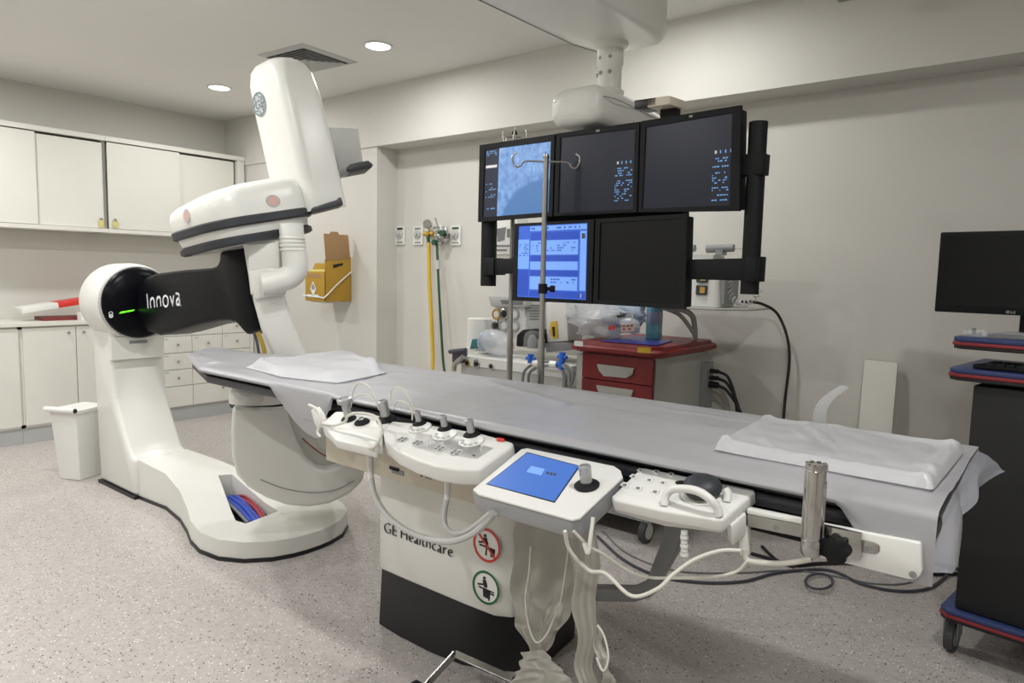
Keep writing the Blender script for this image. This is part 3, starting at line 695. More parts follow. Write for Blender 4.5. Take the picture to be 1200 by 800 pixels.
# ================================================================== control consoles on the near rail
SL = .27
def onpl(x, y, z0=.965, y0=1.44, sl=SL): return onp(x, y, V(0, y0, z0), V(0, -sl, 1).normalized())
PN = V(0, -SL, 1).normalized()
def slab(px, depth, m, name, par, r=.008, seg=3, z0=.965, y0=1.44, sl=SL):
    n = V(0, -sl, 1).normalized()
    return mk(name, prism([onpl(x, y, z0, y0, sl) for x, y in px], -n*depth if depth > 0 else n*(-depth), r, seg), m, par)
def c8(x, y): return (360+x/4, 430+y/4)
def joystick(par, x, y, rb, hb, rs, hs, topr=None, lean=V(0, 0, 0), z0=.965):
    p = onpl(x, y, z0); ax = (PN+lean).normalized()
    j = mk('joystick', lathe(p+PN*.0005, PN, [(rb*1.25, 0), (rb*1.3, .003), (rb, .004+hb*.5), (rb*.75, hb), (rs, hb+.003)], 24), 'matt_black', par)
    topr = topr or rs
    mk('stick', lathe(p+PN*hb, ax, [(rs*.9, 0), (rs, .006), (rs*.92, hs*.4), (rs, hs*.45), (rs*.96, hs*.75), (topr, hs*.8), (topr, hs), (topr*.7, hs+.002), (topr*.6, hs-.003), (.001, hs-.004)], 20), 'joystick', j)
    return j
C1 = thing('joystick_console', 'long white control console with five metal joysticks', 'control panel', onpl(520, 530)-PN*.06)
main = [c8(*q) for q in ((395, 250), (520, 262), (680, 284), (830, 312), (968, 352), (962, 372), (812, 474), (800, 480), (700, 478), (600, 462), (500, 430), (420, 392), (362, 345), (355, 300))]
mb = slab(main, .048, 'console', 'main_body', C1, .008, 3)
slab([c8(*q) for q in ((400, 300), (520, 300), (680, 320), (900, 375), (800, 440), (600, 420), (480, 380))], .075, 'console', 'lower_body', C1, .01, 2)
left = [c8(*q) for q in ((66, 262), (130, 205), (250, 205), (400, 236), (392, 262), (350, 300), (345, 345), (240, 318), (100, 288))]
slab(left, .05, 'console', 'side_body', C1, .01, 3)
slab([c8(*q) for q in ((90, 290), (330, 345), (320, 385), (130, 340))], .03, 'console', 'side_lower_body', C1, .006, 2)
for x, y, w_ in ((447, 341, 30), (519, 357, 30), (569, 370, 15), (621, 382, 32), (698, 402, 34)):
    c = onpl(*c8(x, y)); e1 = X_; e2 = V(0, 1, SL).normalized(); rr = (onpl(*c8(x+w_, y))-c).length*.9
    b = mk('button_pad', prism([c+e1*(rr*math.cos(a))+e2*(rr*.9*math.sin(a)) for a in [2*PI*i/20 for i in range(20)]], PN*.002), 'light_grey', mb)
    for dx, dy in ((-.4, .3), (.4, .3), (-.4, -.35), (.4, -.35)) if w_ > 20 else ((0, 0),):
        q = c+e1*(dx*rr)+e2*(dy*rr)+PN*.002; mk('button', prism([q+e1*(rr*.26*math.cos(a))+e2*(rr*.26*math.sin(a)) for a in [2*PI*i/10 for i in range(10)]], PN*.0015), 'cable_grey', b)
for x, y in ((527, 285), (645, 320), (770, 350)):   # raised dials round the joysticks
    c = onpl(*c8(x, y)); e2 = V(0, 1, SL).normalized(); rr = .036
    d = mk('joystick_dial', prism([c+X_*(rr*math.cos(a))+e2*(rr*math.sin(a)) for a in [2*PI*i/24 for i in range(24)]], PN*.004, .0015, 1), 'console', mb)
    for k in range(5):
        a = math.radians(200+35*k); q = c+X_*(rr*.72*math.cos(a))+e2*(rr*.72*math.sin(a))+PN*.004
        mk('dial_key', prism([q+X_*(.006*math.cos(b))+e2*(.005*math.sin(b)) for b in [2*PI*i/8 for i in range(8)]], PN*.002), 'light_grey', d)
joystick(C1, *c8(527, 270), .017, .009, .0095, .034); joystick(C1, *c8(648, 293), .018, .009, .0105, .034); joystick(C1, *c8(772, 322), .019, .009, .0115, .040)
joystick(C1, *c8(372, 248), .024, .012, .0155, .052); joystick(C1, *c8(258, 262), .019, .010, .010, .006)
j = joystick(C1, *c8(196, 246), .019, .010, .0135, .062, .024)
slab([c8(*q) for q in ((888, 338), (925, 342), (927, 352), (890, 349))], -.006, 'red', 'red_switch', mb, .001, 1)
mk('warning_mark', prism([onpl(*c8(*q)) for q in ((770, 410), (790, 413), (782, 420))], PN*.0006), 'letter_grey', mb)
# side hook and leads of the console
cw = lambda pts, r, m, par, y=1.30, nm='lead': mk(nm, tube([ony(a, b, y) if len(t_) == 0 else ony(a, b, t_[0]) for a, b, *t_ in pts], r, 8), m, par)
mk('hook_plate', prism([ony(x, y, 1.36) for x, y in ((364, 480), (369, 477), (375, 486), (379, 499), (373, 503), (368, 496))], (0, .02, 0), .003), 'console', C1)
cw([(362, 474, 1.34), (372, 480, 1.335), (376, 492, 1.33), (372, 506, 1.32), (376, 512, 1.32)], .0045, 'cable_white', C1)
cw([(378, 496, 1.33), (392, 498, 1.31), (404, 494, 1.31), (408, 487, 1.31), (420, 484, 1.31), (438, 487, 1.3), (445, 496, 1.29), (447, 508, 1.27), (440, 523, 1.26), (430, 525, 1.28)], .0045, 'cable_white', C1)
for pts in (((411, 478), (414, 458), (420, 449), (430, 451), (440, 464), (444, 480)), ((413, 470), (420, 463), (432, 463), (441, 474)), ((457, 470), (459, 457), (466, 454), (476, 460), (483, 474), (483, 492)), ((460, 480), (466, 470), (478, 473), (484, 484))):
    cw([(a, b, 1.40) for a, b in pts], .0022, 'cable_white', C1, nm='thin_wire')
sk = ony(434, 531, 1.38); mk('plug', cyl(ony(433, 528, 1.38), ony(435, 562, 1.38), .011, .009), 'console', C1)
cw([(435, 560, 1.38), (440, 582, 1.36), (455, 605, 1.34), (478, 622, 1.32), (505, 632, 1.30), (530, 634, 1.28), (553, 626, 1.26), (570, 612, 1.24), (580, 600, 1.22)], .0085, 'light_grey', C1, nm='thick_cable')
mk('plug', cyl(ony(525, 555, 1.36), ony(524, 585, 1.36), .010, .008), 'console', C1)
cw([(524, 583, 1.36), (521, 600, 1.35), (522, 616, 1.34), (532, 625, 1.32), (546, 623, 1.29), (562, 612, 1.25), (576, 600, 1.22)], .0075, 'light_grey', C1, nm='thick_cable')

# touch screen panel
def k2(x, y): return (530+x/3.2432, 500+y/3.2432)
C2 = thing('touch_panel', 'white tableside touch screen panel with blue display and one joystick', 'touch screen', onpl(640, 585)-PN*.06)
tp2 = [k2(*q) for q in ((78, 236), (262, 84), (285, 80), (615, 148), (640, 165), (648, 190), (485, 345), (455, 352), (100, 255))]
tb2 = slab(tp2, .006, 'console', 'top_shell', C2, .002, 2)
slab([k2(*q) for q in ((74, 240), (262, 86), (285, 82), (615, 150), (642, 167), (650, 192), (487, 349), (455, 356), (95, 258))], .048, 'panel_side', 'bottom_shell', C2, .006, 3, z0=.9585)
sc2 = slab([k2(*q) for q in ((133, 217), (285, 100), (480, 150), (388, 284))], -.0012, 'screen_touch', 'display', C2, 0)
slab([k2(*q) for q in ((128, 218), (285, 96), (487, 149), (389, 289))], -.0006, 'black', 'display_bezel', C2, 0)
slab([k2(*q) for q in ((300, 150), (352, 162), (338, 186), (282, 173))], -.0016, 'screen_pale', 'display_icon', sc2, 0)
mk('display_text', join(*[prism([onpl(*k2(x+dx, y+dy)) for dx, dy in ((0, 0), (9, 2), (5, 10), (-4, 8))], PN*.0016) for x, y in ((360, 172), (374, 175), (388, 178))]), 'letter_grey', sc2)['kind'] = 'stuff'
j = joystick(C2, *k2(512, 225), .023, .009, .0145, .042)

# control box with hand control
C3 = thing('hand_control_box', 'white control box with button rows and black domed hand control', 'control panel', onpl(800, 590)-PN*.06)
t3 = [k2(*q) for q in ((604, 262), (618, 250), (712, 158), (730, 154), (1150, 236), (1150, 250), (1030, 352), (1005, 352), (800, 318), (612, 276))]
b3 = slab(t3, .030, 'console', 'upper_body', C3, .006, 3, z0=.950)
slab([k2(*q) for q in ((606, 278), (712, 175), (1148, 256), (1030, 356), (800, 330))], .035, 'console', 'lower_body', C3, .010, 3, z0=.922)
slab([k2(*q) for q in ((1040, 350), (1110, 300), (1118, 330), (1060, 380))], .05, 'console', 'end_block', C3, .006, 2, z0=.925)
for x, y, s_ in ((655, 226, 1.2), (705, 238, 1.2), (770, 252, 1.2), (688, 193, 1), (748, 207, 1), (800, 217, 1), (715, 170, .9), (775, 175, .9), (830, 185, .9)):
    q = [(x-16*s_, y-3), (x-4, y-12*s_), (x+16*s_, y-8*s_), (x+8*s_, y+8*s_)]
    k = slab([k2(*a) for a in q], -.0022, 'white', 'push_button', b3, .0006, 1, z0=.950)
    slab([k2(x+(a-x)*.5, y+(b-y)*.5) for a, b in q], -.0027, 'cable_grey', 'button_symbol', k, 0, 1, z0=.950)
c = onpl(*k2(950, 232), .968)-PN*.018
hd = mk('hand_cup', ellipsoid(c+PN*.002, (X_*.046, V(0, 1, SL).normalized()*.046, PN*.006), 24, 8), 'console', C3)
mk('domed_grip', lathe(c+PN*.004, PN, [(.030, 0), (.037, .005), (.042, .013), (.042, .020), (.037, .029), (.027, .036), (.014, .040), (.001, .041)], 28), 'bumper', C3)
mk('grip_lip', ellipsoid(onpl(*k2(882, 216), .966), (X_*.022, V(0, 1, SL).normalized()*.012, PN*.003), 14, 6), 'matt_black', C3)
hp = [onpl(*k2(x, y), .950+h) for x, y, h in ((806, 300, .0), (812, 262, .018), (838, 238, .034), (895, 236, .046), (945, 250, .046), (985, 280, .034), (1008, 312, .016), (1015, 338, .002))]
mk('hand_guard', tube(hp, .009, 10), 'console', C3)
mk('guard_post', tube([onpl(*k2(x, y), .950+h) for x, y, h in ((1044, 285, 0), (1048, 258, .012), (1036, 236, .022))], .009, 8), 'console', C3)
mk('lower_stub', join(*[cyl(ony(802, 622+5*k, 1.36), ony(802, 626+5*k, 1.36), .009 if k % 2 else .0075, n=12) for k in range(6)]), 'console', C3)['kind'] = 'stuff'
# cables hanging from the panel and the box
mk('cable', tube([ony(a, b, y) for a, b, y in ((662, 622, 1.2), (668, 645, 1.22), (690, 668, 1.25), (710, 672, 1.25), (740, 698, 1.25), (770, 690, 1.27), (790, 672, 1.30), (815, 655, 1.33), (845, 645, 1.36), (868, 645, 1.38))], .0042, 8), 'cable_white', C2)
mk('cable', tube([ony(a, b, y) for a, b, y in ((672, 622, 1.22), (690, 640, 1.25), (705, 648, 1.28), (735, 668, 1.35), (760, 676, 1.38), (785, 677, 1.40), (830, 676, 1.42), (862, 670, 1.435), (876, 657, 1.44))], .0036, 8), 'cable_white', C2)
mk('cable', tube([ony(a, b, y) for a, b, y in ((684, 636, 1.22), (689, 648, 1.22), (692, 630, 1.23), (695, 606, 1.25))], .0045, 8), 'cable_white', C2)

# film covers hanging beside the pedestal
def film(a, b, amp, fr_, seed, th=0):
    def f(u, v):
        p = lerpl(a, v).lerp(lerpl(b, v), u); n = V(-.5, -.85, 0)
        return p+n*(amp*math.sin(u*fr_+v*3+seed)*(.4+.6*v)+amp*.6*noise.noise(V(u*4, v*7, seed)))+V(.006*math.sin(v*21+seed), 0, 0)
    return sheet(f, 22, 34, th)
t = thing('plastic_cover', 'crumpled clear plastic cover hanging beside the pedestal signs', 'plastic cover', ony(650, 780, 1.45))
A_ = lambda *q: [ony(x, y, c) for x, y, c in q]
mk('wide_film', film(A_((604, 598, 1.50), (606, 640, 1.62), (600, 690, 1.66), (604, 735, 1.62), (622, 765, 1.55)), A_((690, 610, 1.55), (688, 660, 1.66), (672, 705, 1.68), (652, 740, 1.62), (636, 765, 1.55)), .012, 14, 1), 'cover_film', t, 70)
mk('film_edge', tube(A_((622, 640, 1.58), (620, 672, 1.58), (616, 700, 1.58), (619, 730, 1.55), (628, 752, 1.52), (640, 744, 1.54), (650, 722, 1.56), (658, 700, 1.6), (664, 660, 1.62), (667, 630, 1.6)), .0028, 6), 'cable_white', t)
mk('folded_bottom', film(A_((610, 765, 1.52), (608, 785, 1.50), (600, 803, 1.48)), A_((640, 762, 1.54), (660, 785, 1.52), (672, 806, 1.50)), .012, 9, 5), 'cover_film', t, 70)
t = thing('plastic_strip', 'long pleated plastic strip hanging straight below the touch screen', 'plastic cover', ony(695, 800, 1.2))
mk('strip', film(A_((668, 618, 1.30), (670, 700, 1.33), (674, 780, 1.33), (682, 835, 1.31)), A_((700, 590, 1.32), (702, 690, 1.34), (698, 780, 1.34), (705, 835, 1.33)), .006, 22, 3), 'cover_film', t, 70)
mk('side_loop', film(A_((698, 730, 1.34), (698, 765, 1.33), (706, 786, 1.31), (708, 830, 1.31)), A_((702, 732, 1.35), (712, 765, 1.34), (720, 795, 1.33), (722, 830, 1.33)), .006, 7, 6), 'cover_film', t, 70)
mk('loop_edge', tube(A_((700, 732, 1.33), (708, 745, 1.33), (713, 770, 1.32), (707, 786, 1.31), (699, 770, 1.32)), .0025, 6), 'cable_white', t)

# foot switch with a steel guard bar at the bottom edge, and the film lump beside it
t = thing('foot_switch', 'foot switch with flat steel guard bar on the floor before the pedestal', 'foot switch', V(-1.40, 1.62, 0))
gb = [onz(515, 812, .05), onz(534, 765, .15), onz(603, 797, .13), onz(605, 812, .12)]
gb = [V(-1.60, 1.56, .03), onp(533, 766, V(-1.60, 1.66, 0), V(0, 1, 0)), onp(603, 797, V(-1.38, 1.68, 0), V(0, 1, 0)), V(-1.31, 1.58, .03)]
bm = NB()
for a, b in zip(gb, gb[1:]):
    d = (b-a).normalized(); n = V(.25, .95, .1); n = (n-d*n.dot(d)).normalized(); m_ = d.cross(n)
    merge(bm, prism([a-d*.006+n*.016+m_*.004, a-d*.006-n*.016+m_*.004, a-d*.006-n*.016-m_*.004, a-d*.006+n*.016-m_*.004], b-a+d*.012, .002, 1))
mk('guard_bar', bm, 'steel', t)['kind'] = 'stuff'
mk('switch_body', box((-1.64, 1.38, .002), (-1.27, 1.57, .045), .015, 3), 'matt_black', t)
mk('pedal', prism([V(-1.61, 1.41, .046), V(-1.47, 1.41, .046), V(-1.47, 1.41, .055), V(-1.61, 1.41, .062)], (0, .12, 0), .003), 'mid_grey', t)
mk('pedal', prism([V(-1.44, 1.41, .046), V(-1.30, 1.41, .046), V(-1.30, 1.41, .055), V(-1.44, 1.41, .062)], (0, .12, 0), .003), 'mid_grey', t)
bm = ellipsoid(V(-1.11, 1.68, .07), (V(.15, .02, 0), V(-.02, .11, 0), V(0, 0, .068)), 28, 16)
for v in bm.verts: v.co += V(.9, .6, .8)*(.022*noise.noise(v.co*14))
for v in bm.verts: v.co.z = max(.003, v.co.z)
t = mk('film_lump', bm, 'cover_film', None, 60); tag(t, 'crumpled plastic film lump on the floor beside the pedestal', 'plastic film')

# ================================================================== ceiling boom and monitor bank
S = thing('monitor_suspension', 'off-white ceiling boom carrying the black monitor frame', 'ceiling mount', (-1.6, 2.65, 2.2))
def bsec(y, x0, x1, z0, z1, r): return rrect(V((x0+x1)/2, y, (z0+z1)/2), X_, Z_, (x1-x0)/2, (z1-z0)/2, r, 5)
mk('boom', loft([bsec(.2, -1.76, -1.38, 2.385, 2.70, .025), bsec(2.3, -1.76, -1.38, 2.385, 2.70, .025), bsec(2.55, -1.755, -1.385, 2.386, 2.69, .03), bsec(2.68, -1.735, -1.395, 2.388, 2.67, .04), bsec(2.76, -1.70, -1.42, 2.393, 2.64, .05), bsec(2.79, -1.66, -1.46, 2.405, 2.60, .05)]), 'machine', S, 50)
mk('boom_seam', tube([V(-1.735, .2, 2.3845), V(-1.735, 2.3, 2.3845), V(-1.728, 2.56, 2.3855), V(-1.705, 2.69, 2.388)], .0025, 6), 'mid_grey', S)
mk('ceiling_rail', join(box((-1.72, .2, 2.70), (-1.66, 2.4, CEIL-.001), .004), box((-1.48, .2, 2.70), (-1.42, 2.4, CEIL-.001), .004)), 'light_grey', S)['kind'] = 'stuff'
cy_ = 2.62
sc_ = V(-1.60, cy_, 0)
mk('spindle', lathe(sc_+Z_*2.17, Z_, [(.06, 0), (.062, .02), (.050, .03), (.050, .12), (.056, .13), (.056, .19), (.07, .20), (.075, .225)], 28), 'machine', S)
for a in (200, 250, 300):
    for z in (2.26, 2.32):
        d = V(math.cos(math.radians(a)), math.sin(math.radians(a)), 0); mk('bolt', cyl(sc_+d*.048+Z_*z, sc_+d*.056+Z_*z, .008, n=10), 'mid_grey', S)
mk('arm_housing', loft([bsec(y, x0, x1, z0, z1, r) for y, x0, x1, z0, z1, r in ((2.392, -1.70, -1.56, 2.06, 2.13, .03), (2.40, -1.735, -1.525, 2.035, 2.155, .04), (2.43, -1.748, -1.51, 2.022, 2.172, .045), (2.70, -1.735, -1.505, 2.022, 2.172, .045), (2.95, -1.72, -1.52, 2.03, 2.155, .04), (3.0, -1.70, -1.54, 2.05, 2.14, .03))]), 'machine', S, 50)
mk('housing_seam', tube([V(-1.70, 2.4, 2.15), V(-1.50, 2.44, 2.12), V(-1.503, 2.7, 2.12), V(-1.515, 2.95, 2.115)], .002, 6), 'mid_grey', S)
# bank plane
BA, BB = V(-2.202, 2.48, 1.998), V(-.913, 2.326, 1.99)
BD = V(BB.x-BA.x, BB.y-BA.y, 0).normalized(); BNm = V(BD.y, -BD.x, 0)      # facing the camera side
def bk(x, y, d=0): return onp(x, y, BA+BNm*d, BNm)
mk('rear_mount', prism([bk(x, y, -.10) for x, y in ((640, 185), (800, 165), (800, 330), (640, 330))], -BNm*.05, .006), 'matt_black', S)
mk('mount_neck', join(box((-1.66, 2.52, 1.85), (-1.54, 2.64, 2.06), .01)), 'matt_black', S)
def vbar(x0, x1, y0, y1, d, nm='frame_post'):
    a, b = bk((x0+x1)/2, y0, d), bk((x0+x1)/2, y1, d); rr = (bk(x1, y0, d)-bk(x0, y0, d)).length/2
    b = V(a.x, a.y, b.z); return mk(nm, cyl(a, b, rr, n=20, r=.004), 'matt_black', S)
vbar(879, 899, 143, 345, -.05); vbar(567.5, 580, 245, 335, -.05)
def bpr(pts, d, th, m, nm, par, r=.003): return mk(nm, prism([bk(x, y, d) for x, y in pts], -BNm*th, r), m, par)
bpr(((862, 181), (895, 179), (893, 204), (862, 206)), -.02, .05, 'matt_black', 'clamp', S)
bpr(((795, 304), (890, 302), (888, 329), (795, 327)), -.02, .05, 'matt_black', 'cross_arm', S)
bpr(((874, 301), (887, 300), (885, 330), (872, 330)), -.015, .07, 'matt_black', 'clamp', S)
bpr(((567, 304), (612, 302), (612, 320), (567, 321)), -.02, .05, 'matt_black', 'cross_arm', S)
bpr(((566, 302), (578, 302), (578, 322), (566, 322)), -.01, .08, 'matt_black', 'clamp', S)

def monitor(q, scr, lab, kind, grp='flat monitors of the ceiling bank'):
    """q: the four outer corners, scr: the four picture corners, clockwise from top left"""
    c = sum((bk(*p) for p in q), V(0, 0, 0))/4
    t = thing('monitor', lab, 'monitor', V(c.x, c.y, min(bk(*p).z for p in q)), grp)
    mk('rear_case', prism([c+(bk(*p)-c)*.96-BNm*.014 for p in q], -BNm*.05, .006), 'matt_black', t)
    o_ = [bk(*p) for p in q]; i_ = [bk(*p) for p in scr]; bm = NB()
    O = [bm.verts.new(p) for p in o_]; I = [bm.verts.new(p) for p in i_]; O2 = [bm.verts.new(p-BNm*.014) for p in o_]; I2 = [bm.verts.new(p-BNm*.006) for p in i_]
    for k in range(4):
        l_ = (k+1) % 4
        bm.faces.new((O[k], O[l_], I[l_], I[k])); bm.faces.new((O[k], O2[k], O2[l_], O[l_])); bm.faces.new((I[k], I[l_], I2[l_], I2[k]))
    bm.faces.new(O2); bev(bm, .002, 2, 60)
    mk('bezel', bm, 'matt_black', t)
    def sq(u0, u1, v0, v1, lift=.0):   # piece of the picture, u right, v down, 0..1
        f = lambda u, v: (i_[0].lerp(i_[1], u)).lerp(i_[3].lerp(i_[2], u), v)-BNm*(.0055-lift)
        return prism([f(u0, v0), f(u1, v0), f(u1, v1), f(u0, v1)], -BNm*.0005)
    return t, sq
def text_rows(sq, u0, u1, v0, v1, n, dens, lift=.0012, seed=1):
    rnd = random.Random(seed); bm = NB(); hh = (v1-v0)/n
    for k in range(n):
        if rnd.random() < .18: continue
        u = u0
        while u < u1-.01:
            L_ = rnd.uniform(.008, .03)
            if rnd.random() < dens: merge(bm, sq(u, min(u1, u+L_), v0+hh*(k+.22), v0+hh*(k+.72), lift))
            u += L_+.008
    return bm
# lit X-ray monitor
t, sq = monitor(((562, 170), (650, 157), (647, 253), (560, 260)), ((568, 175.5), (645.5, 165.5), (642.5, 248.5), (565, 254.5)), 'lit blue X-ray monitor, top left of the monitor bank', 0)
mk('xray_picture', sq(.225, 1, 0, 1, .0003), 'screen_xray', t)
mn = mk('menu_strip', sq(0, .222, 0, 1, .0003), 'screen_menu', t)
tr = mk('menu_text', join(text_rows(sq, .02, .2, .02, .10, 3, .7, seed=2), text_rows(sq, .03, .2, .5, .72, 8, .45, seed=3), text_rows(sq, .06, .2, .86, .9, 1, .9, seed=4)), 'screen_cyan', mn); tr['kind'] = 'stuff'
mk('menu_highlight', sq(.02, .2, .235, .275, .0012), 'letter_white', mn)
# two dim monitors
for q, scr, lab, u0, sd2 in ((((652, 156.5), (749, 142.5), (746, 248.5), (649, 253)), ((656.5, 161), (744, 150.5), (741.5, 245), (653.5, 249.5)), 'dim monitor with cyan readout, middle of the top row', .76, 11),
                        (((751, 142), (868, 123), (866, 247), (748, 248.5)), ((756.5, 149), (858, 132), (855, 240.5), (752, 244.5)), 'dim monitor with cyan readout, rightmost of the top row', .80, 12)):
    t, sq = monitor(q, scr, lab, 1)
    s_ = mk('screen', sq(0, 1, 0, 1, .0003), 'screen_dim', t)
    tr = mk('readout_text', join(text_rows(sq, u0, .975, .46, .58, 4, .6, seed=sd2), text_rows(sq, u0, .975, .62, .95, 12, .42, seed=sd2+1)), 'screen_cyan', s_); tr['kind'] = 'stuff'
    for k in range(4): mk('readout_icon', sq(u0+.02+.055*k, u0+.02+.055*k+(.022 if k == 0 else .012), .385, .42, .0012), 'letter_white' if k == 0 else 'screen_cyan', s_)
    mk('badge', prism([bk((q[0][0]+q[1][0])/2+a, (q[0][1]+q[1][1])/2+b, .0008) for a, b in ((-2, 2.6), (2, 2.1), (2, 4.6), (-2, 5.1))], -BNm*.0008), 'mid_grey', t)
# report monitor
t, sq = monitor(((603, 262), (696, 257), (693, 356), (600, 352)), ((607, 265), (688.5, 261), (686.5, 351.5), (605, 347.5)), 'lit blue report monitor, left of the lower row', 2)
s_ = mk('screen', sq(0, 1, 0, 1, .0002), 'screen_blue', t)
for nm, a, m in (('side_list', (.0, .17, .19, .60), 'screen_pale'), ('side_panel', (.01, .17, .62, .98), 'screen_deep'), ('toolbar', (.18, .98, .01, .075), 'screen_pale'),
                 ('window_title', (.19, .88, .10, .20), 'screen_deep'), ('window_body', (.19, .87, .21, .405), 'screen_pale'), ('window_title', (.19, .88, .415, .49), 'screen_deep'),
                 ('window_body', (.19, .87, .50, .61), 'screen_pale'), ('window_title', (.19, .88, .62, .695), 'screen_deep'), ('window_body', (.19, .87, .705, .885), 'screen_pale'),
                 ('status_bar', (.19, .98, .90, .985), 'screen_deep'), ('scroll_strip', (.90, .98, .10, .88), 'screen_pale'), ('thumbnail', (.92, .97, .13, .20), 'letter_grey')):
    mk(nm, sq(*a, .0008), m, s_)
tr = mk('screen_text', join(text_rows(sq, .02, .16, .22, .46, 8, .5, .0013, 21), text_rows(sq, .2, .9, .02, .07, 1, .5, .0013, 22), text_rows(sq, .22, .85, .23, .40, 5, .3, .0013, 23), text_rows(sq, .5, .85, .72, .80, 2, .4, .0013, 24)), 'screen_deep', s_); tr['kind'] = 'stuff'
mk('cursor', sq(.915, .93, .92, .975, .0014), 'letter_white', s_)
# switched off monitor
t, sq = monitor(((698, 256.5), (805, 250), (802, 362.5), (695, 356)), ((703, 261), (799, 255.5), (796.5, 357), (700.5, 351)), 'switched-off black monitor, right of the lower row', 3)
mk('screen', sq(0, 1, 0, 1, .0003), 'screen_off', t)

# sensor box on the bank
t = thing('sensor_box', 'small beige and black sensor box on top of the monitor bank', 'sensor', bk(775, 136))
def sb(x, y, d): return bk(x, y, d)
mk('case', prism([sb(*q, .03) for q in ((758, 115.5), (785, 111.5), (784.5, 122), (758, 126))], -BNm*.1, .004), 'machine_warm', t)
mk('front_window', prism([sb(*q, .03) for q in ((743, 117.5), (769, 114), (769, 123.5), (743, 127.5))], -BNm*.09, .003), 'black', t)
mk('stalk', prism([sb(*q, -.03) for q in ((773, 122), (791, 121), (791, 140), (773, 143))], -BNm*.04, .004), 'matt_black', t)
# ================================================================== infusion stands
def hookbm(c, d, L, s=1.0, rr=.004):
    """arm from c along d ending in an open hook"""
    d = Vector(d).normalized()
    return tube([c, c+d*(L*.62), c+d*(L*.76)-Z_*.018*s, c+d*(L*.9)-Z_*.022*s, c+d*L+Z_*.0*s, c+d*(L*1.0)+Z_*.022*s, c+d*(L*.88)+Z_*.034*s], rr, 8)
def iv_stand(base, zt_, L, lab, knobz, dirs, rr=.0125):
    t = thing('infusion_stand', lab, 'infusion stand', (base.x, base.y, 0), 'steel infusion stands behind the table')
    mk('lower_tube', cyl(V(base.x, base.y, .06), V(base.x, base.y, 1.15), rr*1.18, n=16), 'steel', t)
    mk('upper_tube', cyl(V(base.x, base.y, 1.15), V(base.x, base.y, zt_), rr*.92, n=16), 'steel', t)
    mk('pole_cap', lathe(V(base.x, base.y, zt_), Z_, [(rr, 0), (rr*1.15, .004), (rr*.9, .018), (.002, .022)], 14), 'matt_black' if knobz is None else 'steel', t)
    for d in dirs: mk('hook', hookbm(V(base.x, base.y, zt_-.012), d, L), 'steel', t)
    if knobz:
        mk('clamp_knob', join(cyl(V(base.x, base.y, knobz-.02), V(base.x, base.y, knobz+.02), rr*1.5, n=14), cyl(V(base.x, base.y, knobz), V(base.x, base.y, knobz)+_r*.045, .008, n=10), cyl(V(base.x, base.y, knobz)+_r*.03, V(base.x, base.y, knobz)+_r*.05, .014, n=12)), 'matt_black', t)['kind'] = 'stuff'
    for k in range(5):
        a = 2*PI*k/5+.4; e_ = V(base.x+.2*math.cos(a), base.y+.2*math.sin(a), .075)
        l_ = mk('leg', tube([V(base.x, base.y, .09), e_], .011, 8), 'steel', t)
        mk('castor', cyl(e_+V(0, -.012, -.05), e_+V(0, .012, -.05), .025, n=16), 'rubber', l_)
    return t
p1_ = CAM+ray(640, 186)*2.83
iv_stand(V(p1_.x, p1_.y, 0), p1_.z, .135, 'steel infusion stand with two open hooks in front of the lit monitors', 1.36, (_r, -_r))
p2_ = CAM+ray(603, 158)*3.35
iv_stand(V(p2_.x, p2_.y, 0), p2_.z, .055, 'steel infusion stand whose hooks peek above the lit X-ray monitor', None, (V(.8, .6, 0), V(-.8, -.6, 0), V(.6, -.8, 0), V(-.6, .8, 0)))

# ================================================================== back wall: gas outlets, sharps box, plank
def outlet(x, y, lab, cap):
    c = ony(x, y, WY); t = thing('gas_outlet', lab, 'gas outlet', V(c.x, WY, c.z-.08), 'gas outlet plates on the back wall')
    mk('plate', box((c.x-.055, WY-.014, c.z-.075), (c.x+.055, WY-.001, c.z+.075), .005), 'white', t)
    mk('socket', lathe(V(c.x, WY-.014, c.z+.01), -Y_, [(.035, 0), (.036, .012), (.028, .016), (.016, .017), (.015, .03), (.001, .031)], 20), 'light_grey', t)
    mk('colour_band', box((c.x-.035, WY-.0155, c.z+.048), (c.x+.035, WY-.0135, c.z+.064)), cap, t)
    mk('print', box((c.x-.035, WY-.0155, c.z-.062), (c.x+.035, WY-.0135, c.z-.05)), 'mid_grey', t)
    return t, c
o1, c1_ = outlet(470, 276, 'white gas outlet plate nearest the wall pier', 'ink')
o2, c2_ = outlet(491, 276, 'white gas outlet plate second from the wall pier', 'mid_grey')
o3, c3_ = outlet(513, 275, 'white gas outlet plate with the brass regulator on it', 'mid_grey')
o4, c4_ = outlet(535, 276, 'white gas outlet plate nearest the lit monitor', 'green')
t = thing('gas_regulator', 'brass gas regulator with round gauge and yellow hose', 'regulator', V(c3_.x-.06, WY-.08, c3_.z-.05))
p = V(c3_.x-.045, WY-.045, c3_.z+.005)
mk('body', join(cyl(p-X_*.06, p+X_*.05, .020, n=14), cyl(p+Y_*.028, p-Y_*.03, .016, n=12)), 'brass', t)
mk('gauge', lathe(p+V(-.01, -.01, .075), V(.5, -.85, 0), [(.03, 0), (.036, .004), (.036, .022), (.032, .026), (.030, .024), (.001, .024)], 22), 'chrome', t)
mk('gauge_stem', cyl(p, p+V(-.01, -.005, .05), .007, n=10), 'brass', t)
mk('hose_nut', cyl(p+V(.0, -.02, -.02), p+V(.01, -.02, -.075), .015, .012, n=10), 'green', t)
hp = [p+V(.01, -.02, -.07), p+V(.03, -.03, -.35), p+V(.07, -.04, -.7), p+V(.10, -.05, -1.0), p+V(.14, -.10, -1.25), p+V(.3, -.12, -1.6)]
